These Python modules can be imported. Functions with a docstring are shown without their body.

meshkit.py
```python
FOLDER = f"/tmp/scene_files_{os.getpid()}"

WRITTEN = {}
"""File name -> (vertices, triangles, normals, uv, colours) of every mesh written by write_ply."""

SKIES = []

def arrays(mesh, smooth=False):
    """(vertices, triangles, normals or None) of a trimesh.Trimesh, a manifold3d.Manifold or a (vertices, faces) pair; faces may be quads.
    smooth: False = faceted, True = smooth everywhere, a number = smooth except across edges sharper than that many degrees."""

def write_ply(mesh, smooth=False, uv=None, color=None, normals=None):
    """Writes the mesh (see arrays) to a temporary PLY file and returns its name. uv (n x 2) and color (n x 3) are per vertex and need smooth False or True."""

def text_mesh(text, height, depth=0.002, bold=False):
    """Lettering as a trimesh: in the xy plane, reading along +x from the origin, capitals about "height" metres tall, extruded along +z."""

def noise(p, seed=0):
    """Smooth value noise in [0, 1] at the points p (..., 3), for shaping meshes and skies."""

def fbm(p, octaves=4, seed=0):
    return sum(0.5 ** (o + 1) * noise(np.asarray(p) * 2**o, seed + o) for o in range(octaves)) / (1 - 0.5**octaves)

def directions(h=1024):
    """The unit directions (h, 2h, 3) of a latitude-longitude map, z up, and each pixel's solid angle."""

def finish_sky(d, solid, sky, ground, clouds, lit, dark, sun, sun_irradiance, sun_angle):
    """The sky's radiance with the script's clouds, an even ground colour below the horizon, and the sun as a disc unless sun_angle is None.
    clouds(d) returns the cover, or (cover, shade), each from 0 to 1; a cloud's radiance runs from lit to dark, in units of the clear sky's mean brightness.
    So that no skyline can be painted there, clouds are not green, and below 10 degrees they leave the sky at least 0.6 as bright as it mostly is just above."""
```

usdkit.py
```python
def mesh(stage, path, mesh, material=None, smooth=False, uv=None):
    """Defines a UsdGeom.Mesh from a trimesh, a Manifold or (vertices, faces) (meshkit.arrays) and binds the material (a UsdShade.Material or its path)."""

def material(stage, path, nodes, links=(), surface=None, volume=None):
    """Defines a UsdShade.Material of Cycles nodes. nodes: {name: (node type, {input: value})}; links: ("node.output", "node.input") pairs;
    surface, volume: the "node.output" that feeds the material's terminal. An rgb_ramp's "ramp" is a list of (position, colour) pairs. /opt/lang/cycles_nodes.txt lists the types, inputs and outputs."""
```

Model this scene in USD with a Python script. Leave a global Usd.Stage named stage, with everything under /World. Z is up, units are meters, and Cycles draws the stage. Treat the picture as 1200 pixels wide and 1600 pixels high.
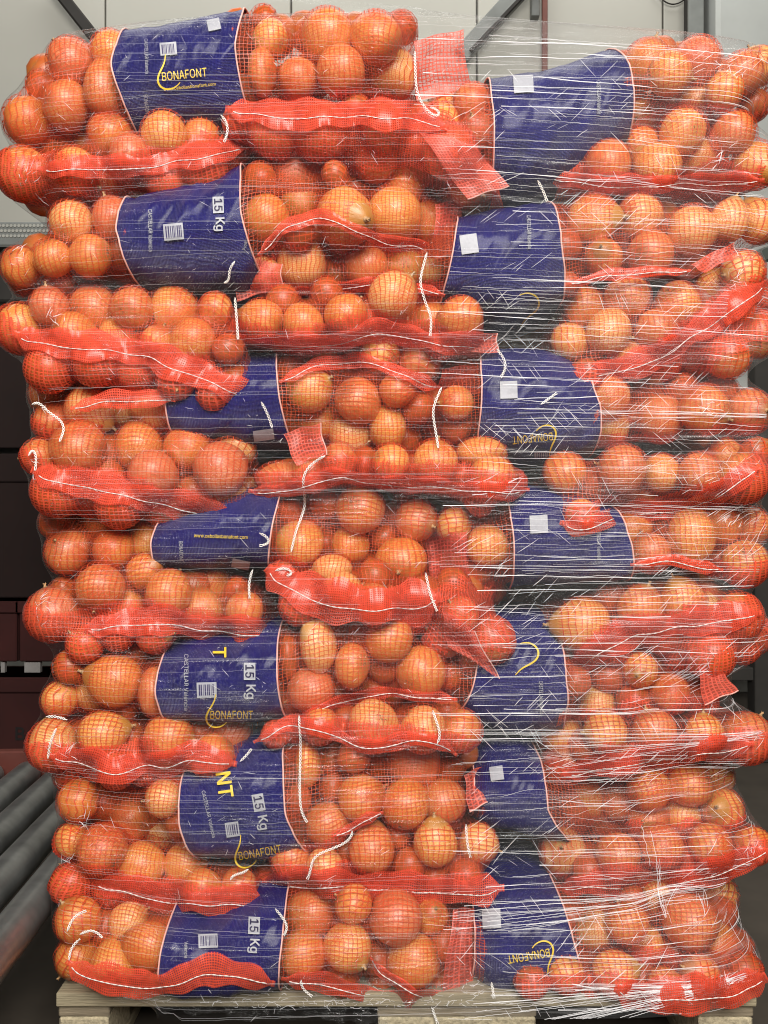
import math, random, numpy as np, trimesh, usdkit, meshkit
from pxr import Usd, UsdGeom, UsdLux, UsdShade, Gf, Sdf, Vt
from scipy import ndimage
from scipy.spatial import ConvexHull
random.seed(7)
rng = np.random.default_rng(7)
stage = Usd.Stage.CreateInMemory()
UsdGeom.SetStageUpAxis(stage, 'Z'); UsdGeom.SetStageMetersPerUnit(stage, 1.0)
UsdGeom.Xform.Define(stage, '/World')
UsdGeom.Scope.Define(stage, '/World/Looks')

# ------------------------------------------------------------------ camera
D, F, ZC = 1.60, 1454.0, 0.97          # distance to the front of the load, focal length in photo pixels, eye height
cam = UsdGeom.Camera.Define(stage, '/World/camera')
cam.CreateHorizontalApertureAttr(36.0); cam.CreateFocalLengthAttr(F / 1200 * 36)
cam.CreateClippingRangeAttr(Gf.Vec2f(0.05, 200)); cam.CreateExposureAttr(0.12)
cam.AddTranslateOp().Set(Gf.Vec3d(0, -D, ZC)); cam.AddRotateXOp().Set(90)

# ------------------------------------------------------------------ light: the open loading door behind the camera, weak roof lights
def rect(name, pos, target, w, h, inten, col=(1, 1, 1)):
    l = UsdLux.RectLight.Define(stage, '/World/' + name)
    l.CreateWidthAttr(w); l.CreateHeightAttr(h); l.CreateIntensityAttr(inten); l.CreateColorAttr(Gf.Vec3f(*col))
    z = np.array(pos, float) - np.array(target, float); z /= np.linalg.norm(z)
    x = np.cross([0, 0, 1.0], z); x /= np.linalg.norm(x); y = np.cross(z, x)
    m = Gf.Matrix4d(*[*x, 0, *y, 0, *z, 0, *pos, 1]); l.AddTransformOp().Set(m)
rect('door_light', (0.35, -3.3, 3.0), (0, 0, 0.95), 2.3, 1.9, 20.5, (1.0, 0.965, 0.90))
rect('side_door_light', (-3.4, -2.4, 2.0), (0, 0.2, 0.9), 1.5, 2.2, 1.0, (0.95, 0.98, 1.0))
rect('roof_light', (0.0, 2.2, 5.2), (0, 3.2, 1.8), 5.0, 1.6, 3.4, (1.0, 0.99, 0.94))
dome = UsdLux.DomeLight.Define(stage, '/World/sky')
ambient = usdkit.material(stage, '/World/Looks/ambient', {'b': ('background_shader', {'color': (0.9, 0.95, 1.0), 'strength': 0.022})}, [], surface='b.background')
UsdShade.MaterialBindingAPI.Apply(dome.GetPrim()).Bind(ambient)

def W(px, py, y):                      # photo pixel + depth behind the front of the load -> world
    d = D + y
    return np.stack(np.broadcast_arrays((np.asarray(px, float) - 600) / F * d, y, ZC + (800 - np.asarray(py, float)) / F * d), -1)
def PX(p):
    d = D + p[..., 1]
    return p[..., 0] / d * F + 600, 800 - (p[..., 2] - ZC) / d * F

# ------------------------------------------------------------------ prim helpers
used = {}
def numbered(parent, name):
    k = (parent, name); n = used.get(k, 0); used[k] = n + 1
    return name if n == 0 else f'{name}_{n:03d}'
def cd(p, **kw):
    for k, v in kw.items():
        if v: p.SetCustomDataByKey(k, v)
def thing(name, label, cat, loc, group=None):
    x = UsdGeom.Xform.Define(stage, '/World/' + numbered('/World', name)); x.AddTranslateOp().Set(Gf.Vec3d(*map(float, loc)))
    p = x.GetPrim()
    cd(p, label=label, category=cat, group=group)
    return p
def origin(p):
    o = np.zeros(3)
    while p and str(p.GetPath()) not in ('/', '/World'):
        x = UsdGeom.Xformable(p)
        if x: o += np.array(x.GetLocalTransformation().ExtractTranslation())
        p = p.GetParent()
    return o
def part(name, vf, mat, parent=None, smooth=False, uv=None, **kw):
    pp = str(parent.GetPath()) if parent else '/World'
    if isinstance(vf, trimesh.Trimesh): vf = (np.array(vf.vertices), np.array(vf.faces))
    v, f = vf
    if parent: v = np.asarray(v) - origin(parent)
    m = usdkit.mesh(stage, f'{pp}/{numbered(pp, name)}', (v, f), mat, smooth=smooth, uv=uv)
    cd(m.GetPrim(), **kw)
    return m.GetPrim()
def curves(name, lines, widths, mat, parent, **kw):
    pp = str(parent.GetPath()); c = UsdGeom.BasisCurves.Define(stage, f'{pp}/{numbered(pp, name)}')
    pts = np.concatenate(lines) - origin(parent)
    c.CreatePointsAttr(Vt.Vec3fArray.FromNumpy(pts.astype(np.float32)))
    c.CreateCurveVertexCountsAttr(Vt.IntArray([len(l) for l in lines])); c.CreateTypeAttr('linear')
    wid = np.concatenate([np.full(len(l), w) if np.ndim(w) == 0 else w for l, w in zip(lines, widths)])
    c.CreateWidthsAttr(Vt.FloatArray.FromNumpy(wid.astype(np.float32))); c.SetWidthsInterpolation('vertex')
    UsdShade.MaterialBindingAPI.Apply(c.GetPrim()).Bind(mat)
    cd(c.GetPrim(), **kw); return c.GetPrim()
def grid_faces(nu, nv, wrap=False):
    f = []
    I = np.arange(nu - 1)[:, None]; J = np.arange(nv if wrap else nv - 1)[None]
    a = I * nv + J; b = I * nv + (J + 1) % nv; c = (I + 1) * nv + (J + 1) % nv; d = (I + 1) * nv + J
    return np.stack([a, b, c, d], -1).reshape(-1, 4)
def box(x0, x1, y0, y1, z0, z1, ch=0.0):
    if ch <= 0: 
        m = trimesh.creation.box((x1 - x0, y1 - y0, z1 - z0))
    else:
        c = np.array([[sx * ((x1 - x0) / 2 - (k != 0) * ch), sy * ((y1 - y0) / 2 - (k != 1) * ch), sz * ((z1 - z0) / 2 - (k != 2) * ch)] for k in range(3) for sx in (-1, 1) for sy in (-1, 1) for sz in (-1, 1)])
        m = trimesh.convex.convex_hull(c)
    m.apply_translation(((x0 + x1) / 2, (y0 + y1) / 2, (z0 + z1) / 2)); return m
def tube(pts, r, n=6):
    pts = np.asarray(pts, float); t = np.gradient(pts, axis=0); t /= np.linalg.norm(t, axis=1, keepdims=True) + 1e-9
    up = np.array([0.31, -0.9, 0.3]); s = np.cross(t, up); s /= np.linalg.norm(s, axis=1, keepdims=True) + 1e-9; w = np.cross(t, s)
    a = np.linspace(0, 2 * np.pi, n, endpoint=False)
    r = np.broadcast_to(r, len(pts))
    v = pts[:, None] + r[:, None, None] * (np.cos(a)[None, :, None] * s[:, None] + np.sin(a)[None, :, None] * w[:, None])
    return v.reshape(-1, 3), grid_faces(len(pts), n, True)
def join(items):
    vs, fs, n = [], [], 0
    for v, f in items:
        f = np.asarray(f)
        if f.shape[1] == 4: f = np.vstack([f[:, [0, 1, 2]], f[:, [0, 2, 3]]])
        vs.append(v); fs.append(f + n); n += len(v)
    return np.concatenate(vs), np.concatenate(fs)
def resample(poly, step):
    p = np.asarray(poly, float); d = np.r_[0, np.cumsum(np.linalg.norm(np.diff(p, axis=0), axis=1))]
    n = max(4, int(d[-1] / step) + 1); s = np.linspace(0, d[-1], n)
    q = np.stack([np.interp(s, d, p[:, k]) for k in range(p.shape[1])], 1)
    k = max(1.0, 10 / step); e0, e1 = q[0].copy(), q[-1].copy()
    q = ndimage.gaussian_filter1d(q, k, axis=0, mode='nearest'); q[0], q[-1] = e0, e1
    return q

# ------------------------------------------------------------------ materials
def M(name, nodes, links, surface): return usdkit.material(stage, '/World/Looks/' + name, nodes, links, surface=surface)
def plain(name, col, rough=0.5, var=0.15, scale=20, metallic=0.0, bump=0.0, stretch=(1, 1, 1), coat=0.0):
    c = np.array(col)
    n = {'tc': ('geometry', {}), 'mp': ('mapping', {'scale': stretch}), 'ns': ('noise_texture', {'scale': scale, 'detail': 6, 'roughness': 0.6}),
         'rp': ('rgb_ramp', {'ramp': [(0.25, tuple(c * (1 - var))), (0.75, tuple(np.minimum(1, c * (1 + var))))]}),
         'p': ('principled_bsdf', {'roughness': rough, 'metallic': metallic, 'coat_weight': coat})}
    l = [('tc.position', 'mp.vector'), ('mp.vector', 'ns.vector'), ('ns.fac', 'rp.fac'), ('rp.color', 'p.base_color')]
    if bump:
        n['b'] = ('bump', {'strength': bump, 'distance': 0.01}); l += [('ns.fac', 'b.height'), ('b.normal', 'p.normal')]
    return M(name, n, l, 'p.BSDF')

def onion_skin(name, dark, mid, pale, spots=0.5):
    n = {'tc': ('texture_coordinate', {}), 'sx': ('separate_xyz', {}), 'cx': ('combine_xyz', {'z': 0}), 'nv': ('vector_math', {'math_type': 'normalize'}),
         'sc': ('vector_math', {'math_type': 'scale', 'scale': 9.0}), 'zz': ('math', {'math_type': 'multiply', 'value2': 1.1}), 'cz': ('combine_xyz', {'x': 0, 'y': 0}),
         'ad': ('vector_math', {'math_type': 'add'}), 'n1': ('noise_texture', {'scale': 1.0, 'detail': 5, 'roughness': 0.65}),
         'n2': ('noise_texture', {'scale': 1.7, 'detail': 4, 'roughness': 0.6}), 'mx': ('mix_color', {'blend_type': 'mix', 'fac': 0.45}),
         'rp': ('rgb_ramp', {'ramp': [(0.30, dark), (0.48, mid), (0.68, pale)]}),
         'n3': ('noise_texture', {'scale': 3.2, 'detail': 5, 'roughness': 0.7}), 'r3': ('rgb_ramp', {'ramp': [(0.62, (0, 0, 0)), (0.74, (spots, spots, spots))]}),
         'm3': ('mix_color', {'blend_type': 'multiply', 'b': (0.55, 0.36, 0.28)}),
         'ab': ('math', {'math_type': 'absolute'}), 'pr': ('map_range', {'from_min': 0.78, 'from_max': 1.02, 'to_min': 0, 'to_max': 0.75, 'clamp': True}),
         'm4': ('mix_color', {'blend_type': 'mix', 'b': tuple(np.array(dark) * 0.7)}),
         'bp': ('bump', {'strength': 0.22, 'distance': 0.03}), 'p': ('principled_bsdf', {'roughness': 0.40, 'coat_weight': 0.5, 'coat_roughness': 0.28, 'subsurface_weight': 0.0})}
    l = [('tc.object', 'sx.vector'), ('sx.x', 'cx.x'), ('sx.y', 'cx.y'), ('cx.vector', 'nv.vector1'), ('nv.vector', 'sc.vector1'), ('sx.z', 'zz.value1'), ('zz.value', 'cz.z'),
         ('sc.vector', 'ad.vector1'), ('cz.vector', 'ad.vector2'), ('ad.vector', 'n1.vector'), ('tc.object', 'n2.vector'), ('n1.color', 'mx.a'), ('n2.color', 'mx.b'),
         ('mx.result', 'rp.fac'), ('tc.object', 'n3.vector'), ('n3.fac', 'r3.fac'), ('rp.color', 'm3.a'), ('r3.color', 'm3.fac'),
         ('sx.z', 'ab.value1'), ('ab.value', 'pr.value'), ('pr.result', 'm4.fac'), ('m3.result', 'm4.a'), ('m4.result', 'p.base_color'), ('n1.fac', 'bp.height'), ('bp.normal', 'p.normal')]
    return M(name, n, l, 'p.BSDF')
TONES = [('golden', (0.54, 0.19, 0.025), (0.78, 0.375, 0.075), (0.87, 0.54, 0.19)), ('orange brown', (0.44, 0.12, 0.018), (0.70, 0.265, 0.048), (0.82, 0.42, 0.12)),
         ('pale tan', (0.62, 0.26, 0.06), (0.83, 0.46, 0.14), (0.90, 0.62, 0.28)), ('copper', (0.42, 0.105, 0.022), (0.66, 0.225, 0.055), (0.79, 0.37, 0.13)),
         ('reddish', (0.44, 0.095, 0.04), (0.65, 0.20, 0.075), (0.78, 0.34, 0.15))]
skins = [onion_skin('onion_skin_' + t[0].replace(' ', '_'), *t[1:]) for t in TONES]
back_skin = M('onion_skin_mixed', {'g': ('geometry', {}), 'rp': ('rgb_ramp', {'ramp': [(0, (0.42, 0.1, 0.02)), (0.5, (0.62, 0.2, 0.045)), (1, (0.74, 0.33, 0.1))]}),
               'ns': ('noise_texture', {'scale': 45, 'detail': 5}), 'mx': ('mix_color', {'blend_type': 'overlay', 'fac': 0.5}), 'p': ('principled_bsdf', {'roughness': 0.38})},
              [('g.random_per_island', 'rp.fac'), ('g.position', 'ns.vector'), ('rp.color', 'mx.a'), ('ns.color', 'mx.b'), ('mx.result', 'p.base_color')], 'p.BSDF')
neck_mat = plain('onion_neck_paper', (0.42, 0.24, 0.11), 0.7, 0.4, 300)
root_mat = plain('onion_root_fibre', (0.22, 0.13, 0.07), 0.85, 0.4, 500)

def net(name, cell, thread, col, fill=0.0, rough=0.45, wob=0.0016, folds=False):
    """A woven plastic net: threads along both directions of st (metres), open holes between them."""
    n = {'uv': ('uvmap', {'attribute': 'st'}), 'ns': ('noise_texture', {'scale': 22, 'detail': 2}), 'ns2': ('noise_texture', {'scale': 90, 'detail': 3}),
         'nv': ('vector_math', {'math_type': 'subtract', 'vector2': (0.5, 0.5, 0.5)}), 'nsc': ('vector_math', {'math_type': 'scale', 'scale': wob * 6}),
         'ad': ('vector_math', {'math_type': 'add'}), 'sx': ('separate_xyz', {}), 'geo': ('geometry', {}), 'tr': ('transparent_bsdf', {'color': (1, 1, 1)}),
         'cr': ('rgb_ramp', {'ramp': [(0.3, tuple(np.array(col) * 0.8)), (0.7, tuple(np.minimum(1, np.array(col) * 1.15)))]}),
         'p': ('principled_bsdf', {'roughness': rough}), 'tl': ('translucent_bsdf', {}), 'body': ('mix_closure', {'fac': 0.3}), 'out': ('mix_closure', {}),
         'mm': ('math', {'math_type': 'maximum'}), 'mf': ('math', {'math_type': 'maximum', 'value2': fill})}
    l = [('uv.UV', 'ns.vector'), ('geo.position', 'ns2.vector'), ('ns.color', 'nv.vector1'), ('nv.vector', 'nsc.vector1'), ('uv.UV', 'ad.vector1'), ('nsc.vector', 'ad.vector2'), ('ad.vector', 'sx.vector'),
         ('ns2.fac', 'cr.fac'), ('cr.color', 'p.base_color'), ('cr.color', 'tl.color'), ('p.BSDF', 'body.closure1'), ('tl.BSDF', 'body.closure2'), ('tr.BSDF', 'out.closure1'), ('body.closure', 'out.closure2'),
         ('maskx.result', 'mm.value1'), ('masky.result', 'mm.value2'), ('mm.value', 'mf.value1'), ('mf.value', 'out.fac')]
    if folds:                                                      # patches where the net lies doubled and gathered
        n |= {'rot': ('vector_rotate', {'rotation_type': 'z_axis', 'angle': 0.5}), 'fx': ('separate_xyz', {}), 'fn': ('noise_texture', {'scale': 7.5, 'detail': 3, 'roughness': 0.6}), 'fm': ('map_range', {'from_min': 0.54, 'from_max': 0.64, 'to_min': 0, 'to_max': 1, 'clamp': True}),
              'fmul': ('math', {'math_type': 'multiply'}), 'fmax': ('math', {'math_type': 'maximum'}), 'fall': ('math', {'math_type': 'maximum'})}
        n['rot'] = ('mapping', {'rotation': (0, 0, 0.45), 'scale': (1.0, 1.6, 1.0)})
        l += [('ad.vector', 'rot.vector'), ('rot.vector', 'fx.vector'), ('geo.position', 'fn.vector'), ('fn.fac', 'fm.value'), ('fmx.result', 'fmax.value1'), ('fmy.result', 'fmax.value2'), ('fmax.value', 'fmul.value1'), ('fm.result', 'fmul.value2'),
              ('mm.value', 'fall.value1'), ('fmul.value', 'fall.value2')]
        l[l.index(('mm.value', 'mf.value1'))] = ('fall.value', 'mf.value1')
        for k in 'xy':
            n |= {'fd' + k: ('math', {'math_type': 'divide', 'value2': cell * 0.8}), 'ft' + k: ('math', {'math_type': 'pingpong', 'value2': 0.5}), 'fm' + k: ('map_range', {'from_min': thread / cell / 2 * 0.9, 'from_max': thread / cell / 2 * 1.6, 'to_min': 1, 'to_max': 0, 'clamp': True})}
            l += [('fx.' + k, f'fd{k}.value1'), (f'fd{k}.value', f'ft{k}.value1'), (f'ft{k}.value', f'fm{k}.value')]
    for k in 'xy':
        n |= {'div' + k: ('math', {'math_type': 'divide', 'value2': cell}), 'tri' + k: ('math', {'math_type': 'pingpong', 'value2': 0.5}),
              'mask' + k: ('map_range', {'from_min': thread / cell / 2 * 0.75, 'from_max': thread / cell / 2 * 1.25, 'to_min': 1, 'to_max': 0, 'clamp': True})}
        l += [('sx.' + k, f'div{k}.value1'), (f'div{k}.value', f'tri{k}.value1'), (f'tri{k}.value', f'mask{k}.value')]
    return M(name, n, l, 'out.closure')
RED = (0.72, 0.10, 0.03)
net_mat = net('sack_net', 0.0066, 0.0009, RED, fill=0.09, folds=True)
band_mat = net('seam_weave', 0.0036, 0.0016, (0.86, 0.105, 0.055), fill=0.24, wob=0.0008, rough=0.3)
hem_net_mat = net('hem_net', 0.0052, 0.0017, (0.86, 0.115, 0.05), fill=0.12, rough=0.35)
flap_mat = net('flap_weave', 0.0062, 0.0021, (0.84, 0.14, 0.09), fill=0.45, wob=0.0008)
string_mat = plain('white_string', (0.82, 0.80, 0.76), 0.5, 0.1, 600)
hem_mat = plain('pink_hem', (0.80, 0.42, 0.36), 0.5, 0.1, 200)
blue_mat = M('label_blue', {'g': ('geometry', {}), 'mp': ('mapping', {'scale': (1, 0.5, 1)}), 'n1': ('noise_texture', {'scale': 26, 'detail': 5, 'roughness': 0.6}), 'uv': ('uvmap', {'attribute': 'st'}),
             'wv': ('wave_texture', {'wave_type': 'bands', 'bands_direction': 'x', 'scale': 130}), 'wh': ('wave_texture', {'wave_type': 'bands', 'bands_direction': 'y', 'scale': 130}),
             'mm': ('math', {'math_type': 'add'}), 'sc': ('math', {'math_type': 'multiply', 'value2': 0.10}), 'ad': ('math', {'math_type': 'add'}),
             'rp': ('rgb_ramp', {'ramp': [(0.3, (0.0045, 0.0030, 0.090)), (0.7, (0.008, 0.006, 0.150))]}), 'b': ('bump', {'strength': 0.75, 'distance': 0.012}),
             'p': ('principled_bsdf', {'roughness': 0.36, 'coat_weight': 0.2, 'coat_roughness': 0.2})},
            [('g.position', 'mp.vector'), ('mp.vector', 'n1.vector'), ('uv.UV', 'wv.vector'), ('uv.UV', 'wh.vector'), ('wv.fac', 'mm.value1'), ('wh.fac', 'mm.value2'), ('mm.value', 'sc.value1'), ('sc.value', 'ad.value1'),
             ('n1.fac', 'ad.value2'), ('ad.value', 'b.height'), ('b.normal', 'p.normal'), ('n1.fac', 'rp.fac'), ('rp.color', 'p.base_color')], 'p.BSDF')
yellow_mat = plain('print_yellow', (0.72, 0.50, 0.03), 0.5, 0.1, 200)
white_mat = plain('print_white', (0.36, 0.36, 0.40), 0.5, 0.1, 200)
dark_mat = plain('print_dark', (0.04, 0.03, 0.10), 0.5, 0.1, 200)

# ------------------------------------------------------------------ the sacks, traced: outline, label edges, onions, seams, flaps, strings (photo pixels)
S = {}
def sack(key, T, B, on, y=0.0, d=0.20, lab=None, bands=(), flaps=(), strings=(), label=''):
    S[key] = dict(T=np.array(T, float), B=np.array(B, float), on=[tuple(o) if len(o) == 4 else (o[0], o[1], o[2], o[2]) for o in on], y=y, d=d, lab=lab, bands=bands, flaps=flaps, strings=strings, label=label)
sack('LA1', [(5,170),(45,135),(80,80),(200,50),(385,14),(420,12),(500,16),(600,20),(655,35),(662,80)], [(5,205),(50,232),(100,225),(215,207),(370,195),(480,165),(662,155)],
 [(45,190,38),(67,137,25),(112,98,36),(103,165,38),(163,140,29,44),(137,143,20),(173,80,30),(512,57,40),(465,123,31),(533,112,38),(587,60,38),(613,115,40),(423,60,28),(410,113,23,38),(413,30,20),(627,45,25)],
 y=0.01, lab=(205,193,215,390,376,390), flaps=[[(647,63),(723,45),(735,147),(650,155)]], strings=[[(648,80),(650,140),(660,165),(680,185),(692,180),(682,168),(672,168)]],
 label='topmost left sack, blue label with the complete upright yellow logo')
sack('RA1', [(655,190),(700,150),(760,120),(850,108),(945,76),(1000,64),(1090,62),(1150,82),(1215,112)], [(655,240),(770,300),(870,290),(975,225),(1050,190),(1215,190)],
 [(1090,95,35),(1010,100,35),(1160,115,32),(1000,187,30),(1045,115,33),(1185,105,30),(1133,143,30),(738,160,28),(745,205,28),(700,175,30),(755,240,24),(1085,160,30),(1040,165,28)],
 y=0.04, lab=(760,766,772,945,972,978), strings=[[(840,282),(850,300),(855,315)]], label='topmost right sack, tall blue label arching up to the film edge')
sack('L2a', [(5,240),(60,205),(100,192),(250,182),(330,188),(390,225)], [(5,300),(50,330),(120,325),(200,320),(300,310),(390,250)],
 [(103,223,35),(172,210,33),(203,243,33),(257,210,35),(315,213,28),(117,267,35),(200,280,30),(263,283,33),(320,267,35),(38,272,40),(160,297,28),(75,305,27)],
 y=-0.005, d=0.3, bands=[([(60,262),(110,262),(160,262),(210,262),(275,247),(330,240),(388,232)],26)], strings=[[(345,180),(356,190),(357,208),(350,222)]],
 label='short sack below the topmost left label, seam band running straight to its tip')
sack('L2b', [(348,160),(420,152),(550,148),(660,152),(730,190),(805,290)], [(348,205),(380,235),(480,250),(600,275),(700,300),(760,325),(805,305)],
 [(430,207,38),(503,207,42),(587,250,34),(600,200,35),(375,192,25),(702,240,42),(737,287,38),(690,195,32),(655,215,30),(545,235,25),(640,265,28)],
 y=-0.015, d=0.3, bands=[([(352,172),(420,176),(480,178),(560,180),(640,176),(700,200)],34)], flaps=[[(655,205),(740,225),(795,290),(730,310)]], label='drooping second-layer middle sack with wide band and corner hanging over a label')
sack('R2', [(845,268),(900,235),(1000,205),(1060,180),(1130,175),(1215,185)], [(845,285),(900,300),(1000,312),(1100,300),(1215,295)],
 [(1067,207,36),(950,258,36),(1027,260,35),(1093,250,33),(1147,208,32),(1180,258,35),(1000,228,28),(900,275,25),(1130,280,28)], y=0.03, d=0.3, bands=[([(852,278),(920,285),(1010,290),(1100,285),(1195,280)],22)],
 label='pink veiled sack under the topmost right label, ending in a pointed tip')
sack('LA3', [(0,395),(50,378),(90,322),(150,314),(215,310),(330,275),(385,257),(470,230),(560,268),(650,272),(720,320)], [(0,440),(60,465),(130,438),(200,442),(300,455),(400,450),(430,402),(500,395),(620,405),(720,400)],
 [(112,347,33),(177,342,32),(83,403,30),(142,400,33),(33,417,30),(93,440,24),(37,443,20),(187,397,25),(463,267,42),(523,273,20),(407,280,25),(633,290,35),(540,340,45),(617,337,45),(417,340,35),(467,313,30),(467,365,25),(540,380,33),(620,380,25),(565,285,28),(670,345,32)],
 y=0.0, lab=(205,200,218,382,385,405), bands=[([(405,400),(445,352),(495,334),(560,362),(600,380),(650,378),(690,408)],16)], flaps=[[(680,318),(723,312),(723,398),(678,402)]], strings=[[(667,395),(655,440),(665,475),(675,495),(672,525)]],
 label='left sack on the third layer, large blue label showing weight and barcode')
sack('RA3', [(365,405),(440,398),(560,388),(690,345),(760,327),(860,308),(930,308),(1000,302),(1100,312),(1215,312)], [(365,465),(440,465),(560,460),(700,475),(790,503),(870,475),(950,438),(1080,432),(1215,400)],
 [(472,410,38),(573,417,35),(630,417,33),(667,420,26),(520,425,26),(927,343,38),(883,383,25),(1000,337,33),(1080,360,38),(1185,347,33),(1017,397,36),(943,403,30),(886,443,20),(1140,345,30),(1075,405,28),(412,430,28)],
 y=0.04, lab=(718,705,690,856,864,878), bands=[([(445,450),(500,456),(550,448),(610,440),(660,450),(695,462)],14),([(885,442),(940,432),(1020,425),(1080,420)],13)],
 flaps=[[(367,400),(440,412),(440,450),(370,470)],[(1080,412),(1145,378),(1152,400),(1100,425)]], strings=[[(367,408),(355,425),(362,440),(350,442)],[(367,465),(370,500),(372,530)]],
 label='third-layer right sack, crinkled blue label and flap reaching the left label')
sack('L4a', [(5,480),(60,457),(150,446),(280,447),(350,462),(412,560)], [(5,530),(40,590),(100,612),(200,618),(330,642),(412,635)],
 [(147,483,37),(207,482,33),(273,487,38),(337,483,26),(303,533,36),(33,513,38),(77,480,30),(77,577,35),(150,567,35),(213,577,32),(263,458,28),(357,545,25),(333,615,25),(207,600,23),(115,520,32),(185,530,30),(275,595,28),(245,535,26),(368,592,24),(390,612,15)],
 y=-0.01, d=0.3, bands=[([(20,520),(60,530),(130,540),(240,553),(310,585),(360,608),(408,628)],34)], strings=[[(408,628),(418,645),(425,668)]],
 label='large fourth-layer left sack, its band sloping down to a knotted tip')
sack('L4b', [(340,500),(400,462),(500,445),(620,432),(700,460),(780,510)], [(340,535),(430,555),(520,555),(640,555),(700,565),(780,550)],
 [(410,500,32),(473,507,33),(540,493,33),(613,463,38),(443,470,25),(510,457,24),(633,505,30),(720,497,33),(675,500,28),(580,500,26),(690,535,24),(380,510,25)],
 y=-0.005, d=0.3, bands=[([(348,528),(430,542),(500,540),(560,525),(590,512),(640,528),(700,538),(776,536)],26)], flaps=[[(690,517),(776,520),(778,550),(690,552)]], strings=[[(776,545),(792,565),(790,580),(782,590)]],
 label='fourth-layer middle sack with a long wavy band and flap pointing right')
sack('R4', [(850,470),(930,445),(1050,442),(1130,415),(1180,408),(1215,432)], [(850,620),(900,615),(1000,592),(1100,590),(1150,585),(1215,550)],
 [(980,463,35),(1060,477,35),(913,480,33),(950,518,36),(1160,425,33),(1115,450,30),(1090,563,33),(1137,557,34),(1183,523,35),(1030,560,33),(985,563,30),(1025,515,33),(1095,510,32),(890,535,30),(1145,485,32),(915,585,26)],
 y=0.045, d=0.3, bands=[([(878,608),(950,580),(1030,555),(1090,520),(1140,480),(1198,440)],30)], label='fourth-layer right sack, its band rising steeply to the right')
sack('LA5', [(45,600),(100,592),(275,602),(380,547),(440,557),(520,547),(600,542),(690,570),(700,600)], [(45,660),(100,688),(200,680),(300,690),(400,700),(460,700),(560,718),(640,710),(700,690)],
 [(77,617,30),(140,640,36),(137,613,24),(240,637,35),(83,660,30),(190,645,28),(483,610,36),(560,627,36),(607,667,28,35),(547,680,34),(653,637,26),(633,685,25),(687,667,25),(593,553,30),(657,567,33),(455,575,25),(510,570,26),(495,660,28),(620,610,28),(465,665,24)],
 y=0.045, lab=(275,274,276,432,442,458), bands=[([(437,598),(500,568),(560,560),(600,570),(655,598),(690,606)],16),([(110,640),(170,625),(230,620),(275,625)],20)], flaps=[[(690,575),(752,570),(758,615),(685,612)]],
 strings=[[(50,632),(60,625),(75,645),(95,655),(103,668),(93,690)],[(690,605),(675,640),(680,670),(685,700)]], label='left fifth-layer sack, label mostly covered by the sack above it')
sack('RA5', [(640,570),(700,572),(760,542),(870,542),(920,590),(1010,582),(1130,588),(1205,612)], [(640,690),(745,700),(800,720),(900,715),(960,700),(1100,690),(1205,680)],
 [(713,630,28),(713,668,26),(950,620,33),(953,667,30),(1013,603,25),(1033,653,36),(1100,640,38),(1170,643,34),(1127,610,25),(995,650,24),(1065,610,26),(1140,670,24),(680,630,24)],
 y=0.06, lab=(752,748,745,900,925,925), strings=[[(845,632),(855,625),(870,614)]], label='right fifth-layer sack, shiny label with the yellow logo upside down')
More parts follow.
